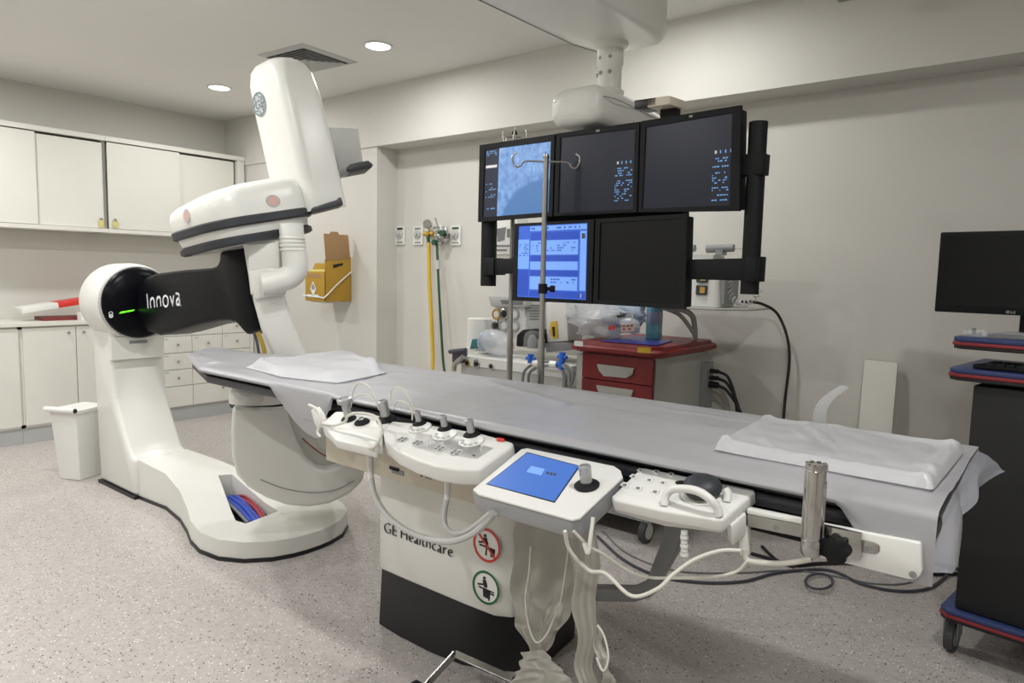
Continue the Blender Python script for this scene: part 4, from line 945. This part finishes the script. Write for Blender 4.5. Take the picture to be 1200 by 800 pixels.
mk('yellow_hose', tube(hp, .015, 10), 'yellow', t)
t = thing('gas_valve', 'chrome and green valve block with dark green hose', 'regulator', V(c4_.x-.12, WY-.08, c4_.z-.06))
p = V(c4_.x-.10, WY-.055, c4_.z-.005)
mk('valve_block', join(cyl(p-X_*.07+Z_*.0, p+X_*.07, .022, n=12), cyl(p+V(-.05, 0, -.045), p+V(-.05, 0, .045), .022, n=12), cyl(p+V(.05, 0, -.02), p+V(.03, 0, .07), .016, n=12)), 'chrome', t)
mk('valve_knob', join(cyl(p+V(.04, -.02, .02), p+V(.04, -.055, .02), .024, n=12)), 'green', t)
mk('valve_knob', join(cyl(p+V(-.05, -.02, -.05), p+V(-.05, -.05, -.05), .022, n=12)), 'green', t)
mk('lever', tube([p+V(-.01, -.02, .03), p+V(-.03, -.03, .09), p+V(-.05, -.03, .14)], .006, 8), 'steel', t)
mk('ball_joint', ellipsoid(p+V(.02, -.03, -.015), (X_*.026, Y_*.026, Z_*.026), 14, 8), 'chrome', t)
hp = [p+V(-.04, -.02, -.06), p+V(-.02, -.03, -.2), p+V(.03, -.05, -.55), p+V(.08, -.06, -.95), p+V(.12, -.07, -1.15), p+V(.15, -.1, -1.6)]
mk('green_hose', tube(hp, .010, 10), 'green', t)
mk('hose_collar', cyl(p+V(-.022, -.03, -.19), p+V(-.012, -.035, -.26), .02, n=10), 'light_grey', t)

# sharps carton on the pier
t = thing('sharps_carton', 'yellow-brown cardboard sharps box with raised lid on the wall pier', 'box', V(-5.0, PY-.1, 1.16))
BY = PY-.26
fl = ony(358, 352, BY); fr_ = ony(381, 353, BY); x0, x1 = fl.x, fr_.x; zb = fl.z-.0; zt2 = ony(370, 318, BY).z
br = -4.88; yb = PY+.005
mk('front_board', prism([V(x0, BY, zb), V(x1, BY, zb), V(x1, BY, zt2), V(x0, BY, zt2)], (0, .006, 0), .001), 'carton', t)
mk('body', box((x0+.001, BY+.007, zb), (x1-.008, yb, zt2-.02), .003), 'carton', t)
mk('side_board', prism([V(x1, BY, zb), V(x1, yb, zb), V(x1, yb, zt2+.13), V(x1, BY, zt2+.10)], (-.006, 0, 0), .001), 'carton', t)
lidm = mk('raised_lid', prism([V(x1+.002, BY+.01, zt2+.09), V(x1+.002, yb-.01, zt2+.11), V(x1+.002, yb-.03, zt2+.31), V(x1+.002, BY-.01, zt2+.31)], (-.008, 0, 0), .001), 'carton_lid', t)
mk('lid_tab', prism([V(x1+.002, BY+.05, zt2+.31), V(x1+.002, BY+.14, zt2+.31), V(x1+.002, BY+.13, zt2+.33), V(x1+.002, BY+.06, zt2+.33)], (-.008, 0, 0), .001), 'carton_lid', t)
mk('lid_slot', prism([V(x1+.004, BY+.08, zt2+.03), V(x1+.004, BY+.18, zt2+.06), V(x1+.004, BY+.18, zt2+.075), V(x1+.004, BY+.08, zt2+.06)], (-.004, 0, 0)), 'ink', t)
mk('inner_flap', prism([V(x0, BY+.06, zt2-.01), V(x1-.01, BY+.06, zt2-.01), V(x1-.01, BY+.09, zt2+.07), V(x0+.01, BY+.09, zt2+.07)], (0, .006, 0), .001), 'carton', t)
mk('liner', prism([V(x0+.02, BY+.015, zt2-.03), V(x1-.012, BY+.015, zt2-.03), V(x1-.012, BY+.03, zt2+.02), V(x0+.02, BY+.03, zt2+.015)], (0, .02, 0), .003), 'yellow_tag', t)
pc_ = ony(367, 338, BY)
b_ = mk('biohazard_label', prism([pc_+V(a*.045, -.0015, b*.062) for a, b in ((0, 1), (.9, 0), (0, -1), (-.9, 0))], (0, .001, 0)), 'letter_white', t)
mk('biohazard_mark', join(*[ringplate(pc_+V(math.cos(a)*.012, -.002, .012+math.sin(a)*.012), X_, Z_, .007, .013, -.001, 14) for a in (PI/2, PI*7/6, PI*11/6)]), 'ink', b_)['kind'] = 'stuff'
mk('brand_panel', prism([V(x0+.03, BY-.0015, zb+.03), V(x1-.09, BY-.0015, zb+.03), V(x1-.09, BY-.0015, zb+.055), V(x0+.03, BY-.0015, zb+.055)], (0, .001, 0)), 'letter_white', t)
mk('print_panel', prism([V(x0+.03, BY-.0015, zt2-.05), V(x1-.06, BY-.0015, zt2-.05), V(x1-.06, BY-.0015, zt2-.02), V(x0+.03, BY-.0015, zt2-.02)], (0, .001, 0)), 'carton_lid', t)
mk('wire_bracket', tube([V(x0-.02, BY-.01, zb+.045), V(x1-.03, BY-.012, zb+.035), V(x1+.012, BY-.01, zb+.04), V(x1+.014, BY+.12, zb+.15), V(x1+.012, PY, zb+.25)], .006, 8, 3), 'white', t)
mk('bracket_shelf', box((x0+.05, BY+.02, zb-.012), (x1-.02, PY+.005, zb-.001), .002), 'white', t)
# plank leaning on the back wall
pl = [ony(1013, 422, 3.985), ony(1052, 425, 3.985)]
zt3 = pl[0].z
bm = prism([V(pl[0].x-.005, 3.93, .002), V(pl[1].x, 3.93, .002), V(pl[1].x+.0, 3.985, zt3), V(pl[0].x, 3.985, zt3)], (0, .022, .0), .002)
t = mk('leaning_plank', bm, 'laminate'); tag(t, 'white board leaning against the back wall', 'board')

# ================================================================== anaesthesia machine
AF = 3.20
t = thing('anaesthesia_machine', 'white anaesthesia machine with gauges behind the table', 'medical machine', V(-2.56, 3.45, 0))
xa0, xa1 = ony(538, 420, AF).x, -2.20
ztop = ony(600, 424, AF).z
mk('body', box((xa0+.03, AF+.03, .12), (xa1, 3.78, ztop-.20), .01), 'light_grey', t)
mk('front_panel', box((xa0+.01, AF+.01, ztop-.20), (xa1, AF+.06, ztop-.055), .006), 'light_grey', t)
mk('work_surface', box((xa0-.0, AF, ztop-.055), (xa1+.0, 3.75, ztop), .012, 3), 'white', t)
mk('drawer_line', box((xa0+.01, AF+.004, ztop-.212), (xa1, AF+.012, ztop-.2)), 'ink', t)
for x, y, r_, m in ((549, 425, .022, 'brass'), (560, 426, .028, 'chrome'), (577, 429, .024, 'light_grey')):
    p = ony(x, y, AF+.01); d = mk('dial', lathe(p, -Y_, [(r_, 0), (r_, .012), (r_*.8, .016), (r_*.75, .012), (.001, .012)], 20), m, t)
    mk('dial_face', disc(p-Y_*.013, -Y_, r_*.55, .002, 16), 'ink', d)
def apx(pts, c, th, m, nm, r=.005): return mk(nm, prism([ony(x, y, c) for x, y in pts], (0, th, 0), r), m, t)
gp = apx(((575, 352), (614, 352), (616, 398), (578, 392)), 3.50, .2, 'white', 'gauge_panel')
apx(((571, 346), (616, 347), (616, 360), (575, 359)), 3.46, .22, 'light_grey', 'gauge_hood', .01)
apx(((586, 351), (612, 352), (612, 357), (588, 356)), 3.455, .01, 'cable_grey', 'gauge_hood_label', .001)
for x, y, m in ((583, 368, 'amber'), (592, 368, 'chrome'), (582.5, 381.5, 'chrome'), (592, 381, 'light_grey'), (604, 368, 'light_grey'), (604, 382, 'light_grey')):
    p = ony(x, y, 3.50); g = mk('gauge', lathe(p, -Y_, [(.034, 0), (.036, .006), (.036, .016), (.030, .018), (.029, .012), (.001, .012)], 20), m, t)
    mk('gauge_face', disc(p-Y_*.0125, -Y_, .022, .002, 16), 'ink' if m == 'chrome' else 'white', g)
apx(((614, 352), (636, 352), (634, 396), (616, 398)), 3.52, .15, 'light_grey', 'vent_column')
for k in range(6): apx(((620, 357+3.2*k), (634, 357+3.2*k), (634, 358.4+3.2*k), (620, 358.4+3.2*k)), 3.515, .01, 'cable_grey', 'vent_slot', 0)
apx(((577, 255), (606, 255), (606, 347), (577, 347)), 3.62, .12, 'white', 'mast')
apx(((579, 262), (602, 262), (602, 298), (579, 298)), 3.605, .01, 'white', 'instruction_sheet', .001)
for q in (((582, 268), (593, 266), (591, 281), (583, 283)), ((594, 268), (600, 268), (600, 278), (594, 278)), ((582, 287), (600, 287), (600, 289), (582, 289)), ((582, 292), (594, 292), (594, 294), (582, 294))):
    apx(q, 3.603, .002, 'cable_grey', 'sheet_print', 0)
apx(((639, 354), (664, 353), (666, 400), (640, 402)), 3.42, .16, 'white', 'ventilator_box', .012)
apx(((645, 377), (652, 376), (653, 396), (648, 397), (644, 388)), 3.41, .006, 'yellow', 'warning_label', .001)
apx(((647, 383), (650, 382.5), (650.5, 394), (648, 394)), 3.408, .003, 'ink', 'label_print', 0)
apx(((638, 402), (664, 401), (678, 409), (640, 413)), 3.40, .2, 'cable_grey', 'dark_base')
apx(((664, 368), (672, 367), (672, 374), (665, 375)), 3.45, .05, 'cable_dark', 'side_bracket')
apx(((605, 392), (612, 386), (628, 386), (634, 392), (634, 408), (604, 406)), 3.36, .12, 'matt_black', 'valve_block', .012)
p = ony(624, 400, 3.33); mk('absorber_dome', lathe(p-Z_*.04, Z_, [(.05, 0), (.055, .01), (.055, .06), (.045, .09), (.02, .105), (.001, .106)], 20), 'clear', t)
mk('dome_core', lathe(p-Z_*.04, Z_, [(.03, 0), (.03, .05), (.014, .08)], 14), 'cable_grey', t)
for x in (xa0+.1, xa1-.1):
    for y in (AF+.1, 3.7): mk('castor', cyl(V(x-.015, y, .062), V(x+.015, y, .062), .06, n=18), 'rubber', t)
mk('castor_frame', box((xa0+.06, AF+.06, .10), (xa1-.04, 3.74, .13), .005), 'mid_grey', t)
for i, (pts) in enumerate((((612, 450), (614, 436), (622, 428), (634, 424), (648, 424), (660, 428)), ((619, 452), (620, 438), (628, 431), (640, 428), (656, 430)), ((655, 428), (662, 440), (662, 452)), ((659, 428), (667, 436), (668, 452)), ((662, 426), (672, 436), (670, 450)))):
    mk('breathing_hose', tube([ony(x, y, 3.14-.012*i) for x, y in pts], .008, 8), 'cable_grey', t)
for x, y in ((622, 420), (658, 427), (659, 418)):
    p = ony(x, y, 3.12); mk('blue_connector', join(cyl(p-Z_*.025, p+Z_*.025, .018, n=12), cyl(p-X_*.03, p+X_*.03, .01, n=10)), 'fit_blue', t)
for x, y in ((629, 426), (649, 427)): p = ony(x, y, 3.12); mk('white_connector', cyl(p-X_*.022, p+X_*.022, .02, n=12), 'white', t)
mk('brass_coupling', join(cyl(ony(527, 412, 3.15), ony(546, 410, 3.15), .014, n=10), box(ony(530, 424, 3.16)-V(.0, 0, 0), ony(540, 410, 3.16)+V(0, .06, 0), .004)), 'cable_dark', t)['kind'] = 'stuff'
mk('pipe_fitting', tube([ony(*q, 3.14) for q in ((532, 434), (533, 427), (538, 422), (543, 418))], .016, 10), 'steel', t)
# things standing on it
zs = ztop+.001
p = onz(588, 411, zs)
tb_ = thing('breathing_bag', 'pale blue translucent breathing bag on the anaesthesia machine', 'breathing bag', V(p.x, AF+.14, zs))
mk('bag', ellipsoid(V(ony(582, 398, AF+.14).x, AF+.14, zs+.085), (V(.125, 0, .0), Y_*.08, V(-.03, 0, .083)), 24, 14), 'bag_film', tb_)
mk('ring', lathe(V(ony(569, 398, AF+.14).x, AF+.14, zs+.09), V(-1, 0, .2), [(.06, 0), (.066, .004), (.066, .012), (.06, .016)], 20), 'bag_blue', tb_)
p0 = ony(560, 408, AF+.2)
t = mk('teal_packet', prism([ony(x, y, AF+.16) for x, y in ((550, 409), (571, 408), (569, 398), (553, 397))], (0, .1, 0), .006), 'teal'); tag(t, 'small teal packet beside the breathing bag', 'packet')
bm = lathe(V(ony(563, 385, AF+.33).x, AF+.33, zs), Z_, [(.085, 0), (.09, .01)]+[(.09-.004*(k % 2), .02+.013*k) for k in range(14)]+[(.088, .21), (.08, .215), (.02, .22)], 28)
t = mk('ribbed_canister', bm, 'white'); tag(t, 'ribbed white absorber canister behind the teal packet', 'canister')

# ================================================================== red crash cart
CY = 3.25
x0, x1, zc = -2.16, -1.665, 1.00
t = thing('crash_cart', 'grey and red hospital crash cart with drawers', 'cart', V((x0+x1)/2, 3.6, 0))
mk('body', box((x0+.04, CY+.03, .16), (x1, 3.93, zc-.005), .008), 'cart_grey', t)
mk('corner_panel', box((x0+.01, CY+.02, .16), (x0+.055, CY+.10, zc-.02), .006), 'cart_grey', t)
tr_ = mk('top_tray', bev(loft([rrect(V((x0+x1)/2+.02, 3.59, z), X_, Y_, hx, hy, .07, 5) for z, hx, hy in ((zc, .265, .36), (zc+.012, .285, .385), (zc+.03, .285, .385), (zc+.042, .275, .372))]), .002), 'red_paint', t)
mk('tray_rim', bev(loft([rrect(V((x0+x1)/2+.02, 3.59, z), X_, Y_, hx, hy, .06, 5) for z, hx, hy in ((zc+.043, .262, .36), (zc+.058, .258, .356))]), .004), 'red_paint', t)
mk('label', prism([ony(x, y, CY-.052) for x, y in ((673, 399), (683, 400), (683, 406), (673, 405))], (0, .003, 0)), 'white', tr_)
yl = mk('yellow_label', prism([ony(x, y, CY-.056) for x, y in ((747, 407), (763, 407.5), (762, 414), (747, 413))], (0, .003, 0)), 'yellow', tr_)
zs_ = [zc-.005, ony(720, 447, CY).z, .60, .42, .20]
xd0, xd1 = ony(682, 440, CY).x, ony(764, 440, CY).x
for a, b in zip(zs_, zs_[1:]):
    d = mk('drawer', box((xd0, CY, b+.003), (xd1, CY+.04, a-.003), .004), 'red_paint', t)
    xm = (xd0+xd1)/2-.0; zh = a-.055 if a > .9 else a-.03
    q = [(-.115, 0), (.115, 0), (.105, -.035), (.07, -.058), (-.07, -.062), (-.10, -.035)]
    mk('handle', prism([V(xm+u, CY-.001, zh+v) for u, v in q], (0, -.012, 0), .004), 'cart_grey', d)
ps = mk('power_strip', box((x1+.001, 3.84, .66), (x1+.04, 3.93, .93), .004), 'mid_grey', t)
for k, (z, dy) in enumerate(((.88, 0), (.84, .0), (.80, 0))):
    p = V(x1+.04, 3.885, z); mk('plug', cyl(p, p+X_*.05, .020 if k == 2 else .013, n=12), 'cable_black', ps)
    mk('plug_cable', tube([p+X_*.05, p+V(.11, 0, -.03), p+V(.16+.02*k, .0, -.16), p+V(.18+.015*k, 0, -.35), p+V(.2, 0, -.78)], .009, 8), 'cable_black', ps)
mk('base_frame', box((x0+.03, CY+.02, .12), (x1, 3.93, .165), .006), 'mid_grey', t)
for x in (x0+.1, x1-.03):
    for y in (CY+.05, 3.86):
        f = mk('castor_fork', box((x-.02, y-.02, .09), (x+.02, y+.02, .125), .004), 'light_grey', t)
        mk('castor_wheel', cyl(V(x-.018, y, .062), V(x+.018, y, .062), .06, n=24, r=.008), 'rubber', f)
        mk('castor_disc', cyl(V(x+.018, y, .062), V(x+.022, y, .062), .04, n=20), 'light_grey', f)
# shelf for the defibrillator
zsh = ony(830, 359, 3.66).z
sx0, sx1 = ony(785, 361, 3.55).x, ony(884, 357, 3.72).x
mk('shelf_post', tube([V(x1-.03, 3.80, zc+.03), V(x1-.03, 3.80, zsh-.13), V(x1-.05, 3.77, zsh-.05), V(x1-.14, 3.70, zsh-.012)], .016, 10), 'cart_grey', t)
mk('shelf_brace', tube([V(x1-.03, 3.80, zsh-.17), V(x1-.10, 3.74, zsh-.06), V(x1-.20, 3.66, zsh-.012)], .012, 10), 'cart_grey', t)
sh = mk('shelf', prism([V(sx0-.15, 3.48, zsh-.012), V(sx1-.12, 3.48, zsh-.012), V(sx1+.02, 3.62, zsh-.012), V(sx1+.02, 3.92, zsh-.012), V(sx0-.15, 3.92, zsh-.012)], (0, 0, .011), .003), 'cart_grey', t)
# defibrillator
df = thing('defibrillator', 'white and grey defibrillator with coiled lead on the cart shelf', 'defibrillator', V(-1.6, 3.7, zsh))
dx0, dx1 = ony(770, 330, 3.56).x, ony(843, 330, 3.56).x
zd1 = ony(830, 303, 3.56).z
mk('case', bev(loft([rrect(V((dx0+dx1)/2, 3.68, z), X_, Y_, (dx1-dx0)/2*s_, .12*s_, .03, 4) for z, s_ in ((zsh+.001, 1.0), (zsh+.04, 1.0), (zd1-.05, .93), (zd1, .88))]), .004), 'white', df)
mk('grey_side', box((dx1-.015, 3.585, zsh+.02), (dx1+.02, 3.78, zd1-.06), .008), 'mid_grey', df)
for k, (z, m) in enumerate(((.62, 'yellow_tag'), (.36, 'amber'))):
    zz = zsh+(zd1-zsh)*z; mk('key_panel', box((dx1-.125, 3.552, zz-.028), (dx1-.065, 3.572, zz+.022), .003), 'letter_grey', df)
    mk('key', box((dx1-.10, 3.545, zz-.018), (dx1-.072, 3.553, zz+.014), .003), m, df)
mk('paddle_cradle', box((dx0+.04, 3.60, zd1), (dx1-.06, 3.76, zd1+.022), .006), 'light_grey', df)
for x in (dx0+.12, dx1-.02):
    mk('paddle', join(cyl(V(x-.10, 3.66, zd1+.055), V(x+.05, 3.66, zd1+.06), .022, .020, n=14), box((x-.04, 3.63, zd1+.022), (x, 3.69, zd1+.05), .006)), 'mid_grey', df)['kind'] = 'stuff'
coil = []
for i in range(150):
    s_ = i/149; a = math.radians(100-330*s_+60); c_ = V(dx1+.10+.085*math.cos(a)*-1, 3.64, zsh+.13+.105*math.sin(a)); n_ = V(-math.cos(a), 0, math.sin(a)); w_ = i*.95
    coil.append(c_+n_*(.014*math.cos(w_))+Y_*(.014*math.sin(w_)))
mk('coiled_lead', tube(coil, .0045, 6, 1), 'light_grey', df)
mk('paddle_lead', tube([V(dx1+.03, 3.66, zd1+.06), V(dx1+.09, 3.65, zd1+.05), V(dx1+.13, 3.64, zd1-.02), V(dx1+.15, 3.64, zsh+.2)], .004, 6), 'light_grey', df)
mk('power_cable', tube([V(dx1+.03, 3.80, zsh+.03), V(sx1-.01, 3.86, zsh+.02), V(sx1+.06, 3.95, zsh-.05), V(sx1+.12, 3.97, zsh-.25), V(sx1+.11, 3.97, zsh-.6), V(sx1+.12, 3.97, .03), V(sx1+.3, 3.93, .012)], .008, 8), 'cable_black', df)
# things on the cart top
zt4 = zc+.0595
p = onz(766, 397, zt4)
t = thing('blue_bottle', 'blue translucent bottle standing on the red cart top', 'bottle', V(p.x, p.y, zt4))
bq = V(p.x, p.y, zt4); bw = .038
mk('bottle_body', bev(loft([rrect(bq+Z_*z, X_, Y_, bw*s_, bw*s_, .014, 3) for z, s_ in ((.001, .95), (.01, 1), (.18, 1), (.205, .7), (.215, .42), (.24, .42))]), 0), 'bottle_blue', t)
mk('bottle_label', loft([rrect(bq+Z_*z, X_, Y_, bw*1.01, bw*1.01, .014, 3) for z in (.09, .16)]), 'bag_blue', t)
mk('bottle_cap', cyl(bq+Z_*.24, bq+Z_*.265, .019, n=16), 'white', t)
fp = [onz(x, y, zt4) for x, y in ((704, 400), (745, 394), (788, 400), (770, 405.5))]
t = mk('blue_folder', prism([p for p in fp], (0, 0, .006), .001), 'folder_blue'); tag(t, 'glossy dark blue folder lying on the red cart top', 'folder')
def crumple(c, ax, seed, amp, flat):
    bm = ellipsoid(c, ax, 28, 18)
    for v in bm.verts:
        v.co += (v.co-c).normalized()*(amp*noise.noise(v.co*13+V(seed, 0, 0))+amp*.6*noise.noise(v.co*31))
        v.co.z = max(flat, v.co.z)
    return bm
pk = thing('plastic_package', 'clear plastic package of supplies on the crash cart', 'package', V(-2.05, 3.6, zt4))
pc_ = V(ony(705, 380, 3.45).x, 3.45, zt4+.10)
mk('bag', crumple(pc_, (X_*.22, Y_*.13, Z_*.085), 2, .075, zt4+.001), 'bag_film', pk, 70)
mk('inner_pack', crumple(V(pc_.x+.09, 3.54, zt4+.14), (X_*.13, Y_*.08, Z_*.09), 8, .07, zt4+.004), 'bag_blue', pk, 70)
mk('red_label', prism([ony(x, y, 3.325) for x, y in ((713, 382), (720, 381), (720, 386), (713, 387))], (0, .002, 0)), 'red', pk)
lb_ = mk('print_label', prism([ony(x, y, 3.325) for x, y in ((728, 380), (743, 379), (743, 388), (728, 389))], (0, .002, 0)), 'decal_pink', pk)
mk('label_print', join(*[prism([ony(x+a, y+b, 3.324) for a, b in ((0, 0), (3, -.1), (3, 1.4), (0, 1.5))], (0, .001, 0)) for x, y in ((729.5, 381.5), (734, 381.2), (738.5, 380.8), (729.5, 385), (736, 384.6))]), 'letter_grey', lb_)['kind'] = 'stuff'
mk('black_clip', tube([ony(714, 371, 3.36), ony(724, 370.5, 3.36), ony(732, 369, 3.36)], .008, 8), 'cable_black', pk)

# ================================================================== computer cart at the right edge
KA = math.radians(-8); KX = V(math.cos(KA), math.sin(KA), 0); KY = V(-math.sin(KA), math.cos(KA), 0); KO = V(-.345, 3.02, 0)
def kp(u, v, z): return KO+KX*u+KY*v+Z_*z
def kbox(u0, u1, v0, v1, z0, z1, r=0, seg=2):
    return prism([kp(u0, v0, z0), kp(u1, v0, z0), kp(u1, v1, z0), kp(u0, v1, z0)], (0, 0, z1-z0), r, seg)
t = thing('computer_cart', 'black computer cart with blue and red shelf edges', 'cart', kp(.36, .3, 0))
mk('cabinet', kbox(.075, .66, .03, .52, .20, 1.05, .006), 'cart_black', t)
def kshelf(u0, u1, v0, v1, z, nm, c=.03):
    def ol(d): return [kp(u0+c+d, v0-d, 0), kp(u1-c-d, v0-d, 0)] and [(u0-d, v0+c), (u0+c, v0-d), (u1-c, v0-d), (u1+d, v0+c), (u1+d, v1), (u0-d, v1)]
    s_ = mk(nm, prism([kp(a, b, z+.014) for a, b in ol(0)], (0, 0, .018), .004), 'trim_blue', t)
    mk('red_edge', prism([kp(a, b, z+.001) for a, b in ol(.003)], (0, 0, .013), .003), 'trim_red', s_)
    mk('under_edge', prism([kp(a, b, z-.012) for a, b in ol(-.002)], (0, 0, .013), .003), 'cart_black', s_)
    return s_
kshelf(.0, .75, -.02, .48, 1.078, 'keyboard_shelf'); kshelf(.0, .75, .0, .48, 1.192, 'monitor_shelf')
mk('shelf_support', kbox(.30, .45, .40, .50, 1.05, 1.19), 'cart_black', t)
kshelf(.03, .72, .0, .60, .165, 'base_shelf')
for u in (.06, .66):
    for v in (.10, .52):
        f = mk('castor_fork', join(kbox(u-.026, u-.018, v-.03, v+.03, .06, .155, .003), kbox(u+.018, u+.026, v-.03, v+.03, .06, .155, .003), kbox(u-.026, u+.026, v-.03, v+.03, .135, .158, .003)), 'mid_grey', t)
        mk('castor_wheel', cyl(kp(u-.015, v, .066), kp(u+.015, v, .066), .064, n=28, r=.01), 'rubber', f)
        mk('castor_disc', cyl(kp(u-.0175, v, .066), kp(u+.0175, v, .066), .042, n=20), 'mid_grey', f)
kb = thing('keyboard', 'black computer keyboard on the blue pull-out shelf', 'keyboard', kp(.35, .1, 1.112))
mk('base', prism([kp(.07, .02, 1.1115), kp(.55, .02, 1.1115), kp(.55, .17, 1.1115), kp(.10, .17, 1.1115)], (0, 0, .016), .004), 'matt_black', kb)
for r_ in range(5):
    for c_ in range(14):
        mk('key', kbox(.105+c_*.031, .131+c_*.031, .035+r_*.026, .057+r_*.026, 1.1275, 1.133), 'cart_black', kb)
mo = thing('desktop_monitor', 'black switched-off flat monitor on the computer cart', 'monitor', kp(.4, .2, 1.225))
mv = .12
def ml(x, y, d=0): return onp(x, y, kp(0, mv-d, 0), KY)
ma, mb_, mc = ml(1102, 272), ml(1098, 365), ml(1200, 268)
W_ = .56; z1_, z0_ = ma.z, mb_.z; u0 = (ma-KO).dot(KX)
mk('case', kbox(u0, u0+W_, mv+.001, mv+.03, z0_, z1_, .005), 'matt_black', mo)
mk('rear_bulge', kbox(u0+.08, u0+W_-.08, mv+.03, mv+.06, z0_+.05, z1_-.05, .015), 'matt_black', mo)
mk('screen', kbox(u0+.012, u0+W_-.012, mv-.001, mv+.001, z0_+.026, z1_-.014), 'screen_off', mo)
lgp = ml(1181, 365.5, .002)
lo_ = mk('maker_mark', join(ringplate(lgp, KX, Z_, .003, .005, .001, 16), textbm('LG', .013, lgp+KX*.008-Z_*.0045, KX, Z_, .001)), 'light_grey', mo); lo_['kind'] = 'stuff'
us = u0+.27
mk('stand_neck', kbox(us, us+.07, mv+.03, mv+.06, 1.235, z0_+.06, .006), 'matt_black', mo)
mk('stand_foot', loft([rrect(kp(us+.035, mv+.05, z), KX, KY, hx, .1, .06, 5) for z, hx in ((1.2255, .13), (1.235, .128), (1.24, .10))]), 'matt_black', mo)
cb = thing('clear_tray', 'clear acrylic tray with small items under the desktop monitor', 'tray', kp(.1, .08, 1.226))
mk('tray_base', kbox(.03, .28, .02, .10, 1.2255, 1.23, .001), 'clear', cb)
for a in ((.03, .28, .02, .023), (.03, .28, .097, .10), (.03, .033, .02, .10)): mk('tray_wall', kbox(*a, 1.2305, 1.25), 'clear', cb)
mk('small_vial', cyl(kp(.055, .06, 1.2305), kp(.055, .06, 1.256), .006, n=10), 'cable_grey', cb)
mk('small_vial', cyl(kp(.09, .06, 1.2305), kp(.09, .06, 1.253), .009, n=10), 'light_grey', cb)

# ================================================================== cables on the floor
def fc(pts, r, m, nm, lab):
    o = mk(nm, tube([onz(x, y, r+.001) for x, y in pts], r, 8), m); tag(o, lab, 'cable'); return o
fc([(700, 628), (730, 655), (770, 674), (820, 682), (870, 681), (905, 672), (935, 668), (965, 667), (985, 672), (1010, 684), (1050, 692), (1085, 690), (1105, 678), (1118, 662)], .007, 'cable_dark', 'floor_cable', 'dark grey cable snaking over the floor below the table')
cz_ = [onz(960+16*math.cos(a), 681+9*math.sin(a), .018+.004*math.sin(a)) for a in [2*PI*i/20 for i in range(20)]]
o = mk('cable_loop', tube(cz_+[cz_[0]], .006, 8, 2), 'cable_dark'); tag(o, 'small coiled loop of dark cable on the floor', 'cable')
fc([(706, 622), (735, 648), (790, 668), (860, 671), (930, 668), (985, 676), (1020, 683), (1055, 684), (1085, 676), (1110, 660), (1130, 648)], .004, 'cable_grey', 'floor_cable', 'thin light grey cable running along the floor towards the cart')
fc([(880, 648), (905, 655), (930, 662), (960, 660), (1000, 660), (1050, 668), (1090, 672), (1125, 672)], .009, 'cable_black', 'floor_cable', 'thick black cable on the floor under the table end')
fc([(893, 640), (903, 650), (912, 657), (930, 664)], .008, 'cable_black', 'floor_cable', 'short black cable crossing behind the white rail loop')
fc([(1080, 655), (1100, 661), (1130, 668), (1160, 676)], .009, 'cable_black', 'floor_cable', 'black cable vanishing behind the computer cart')
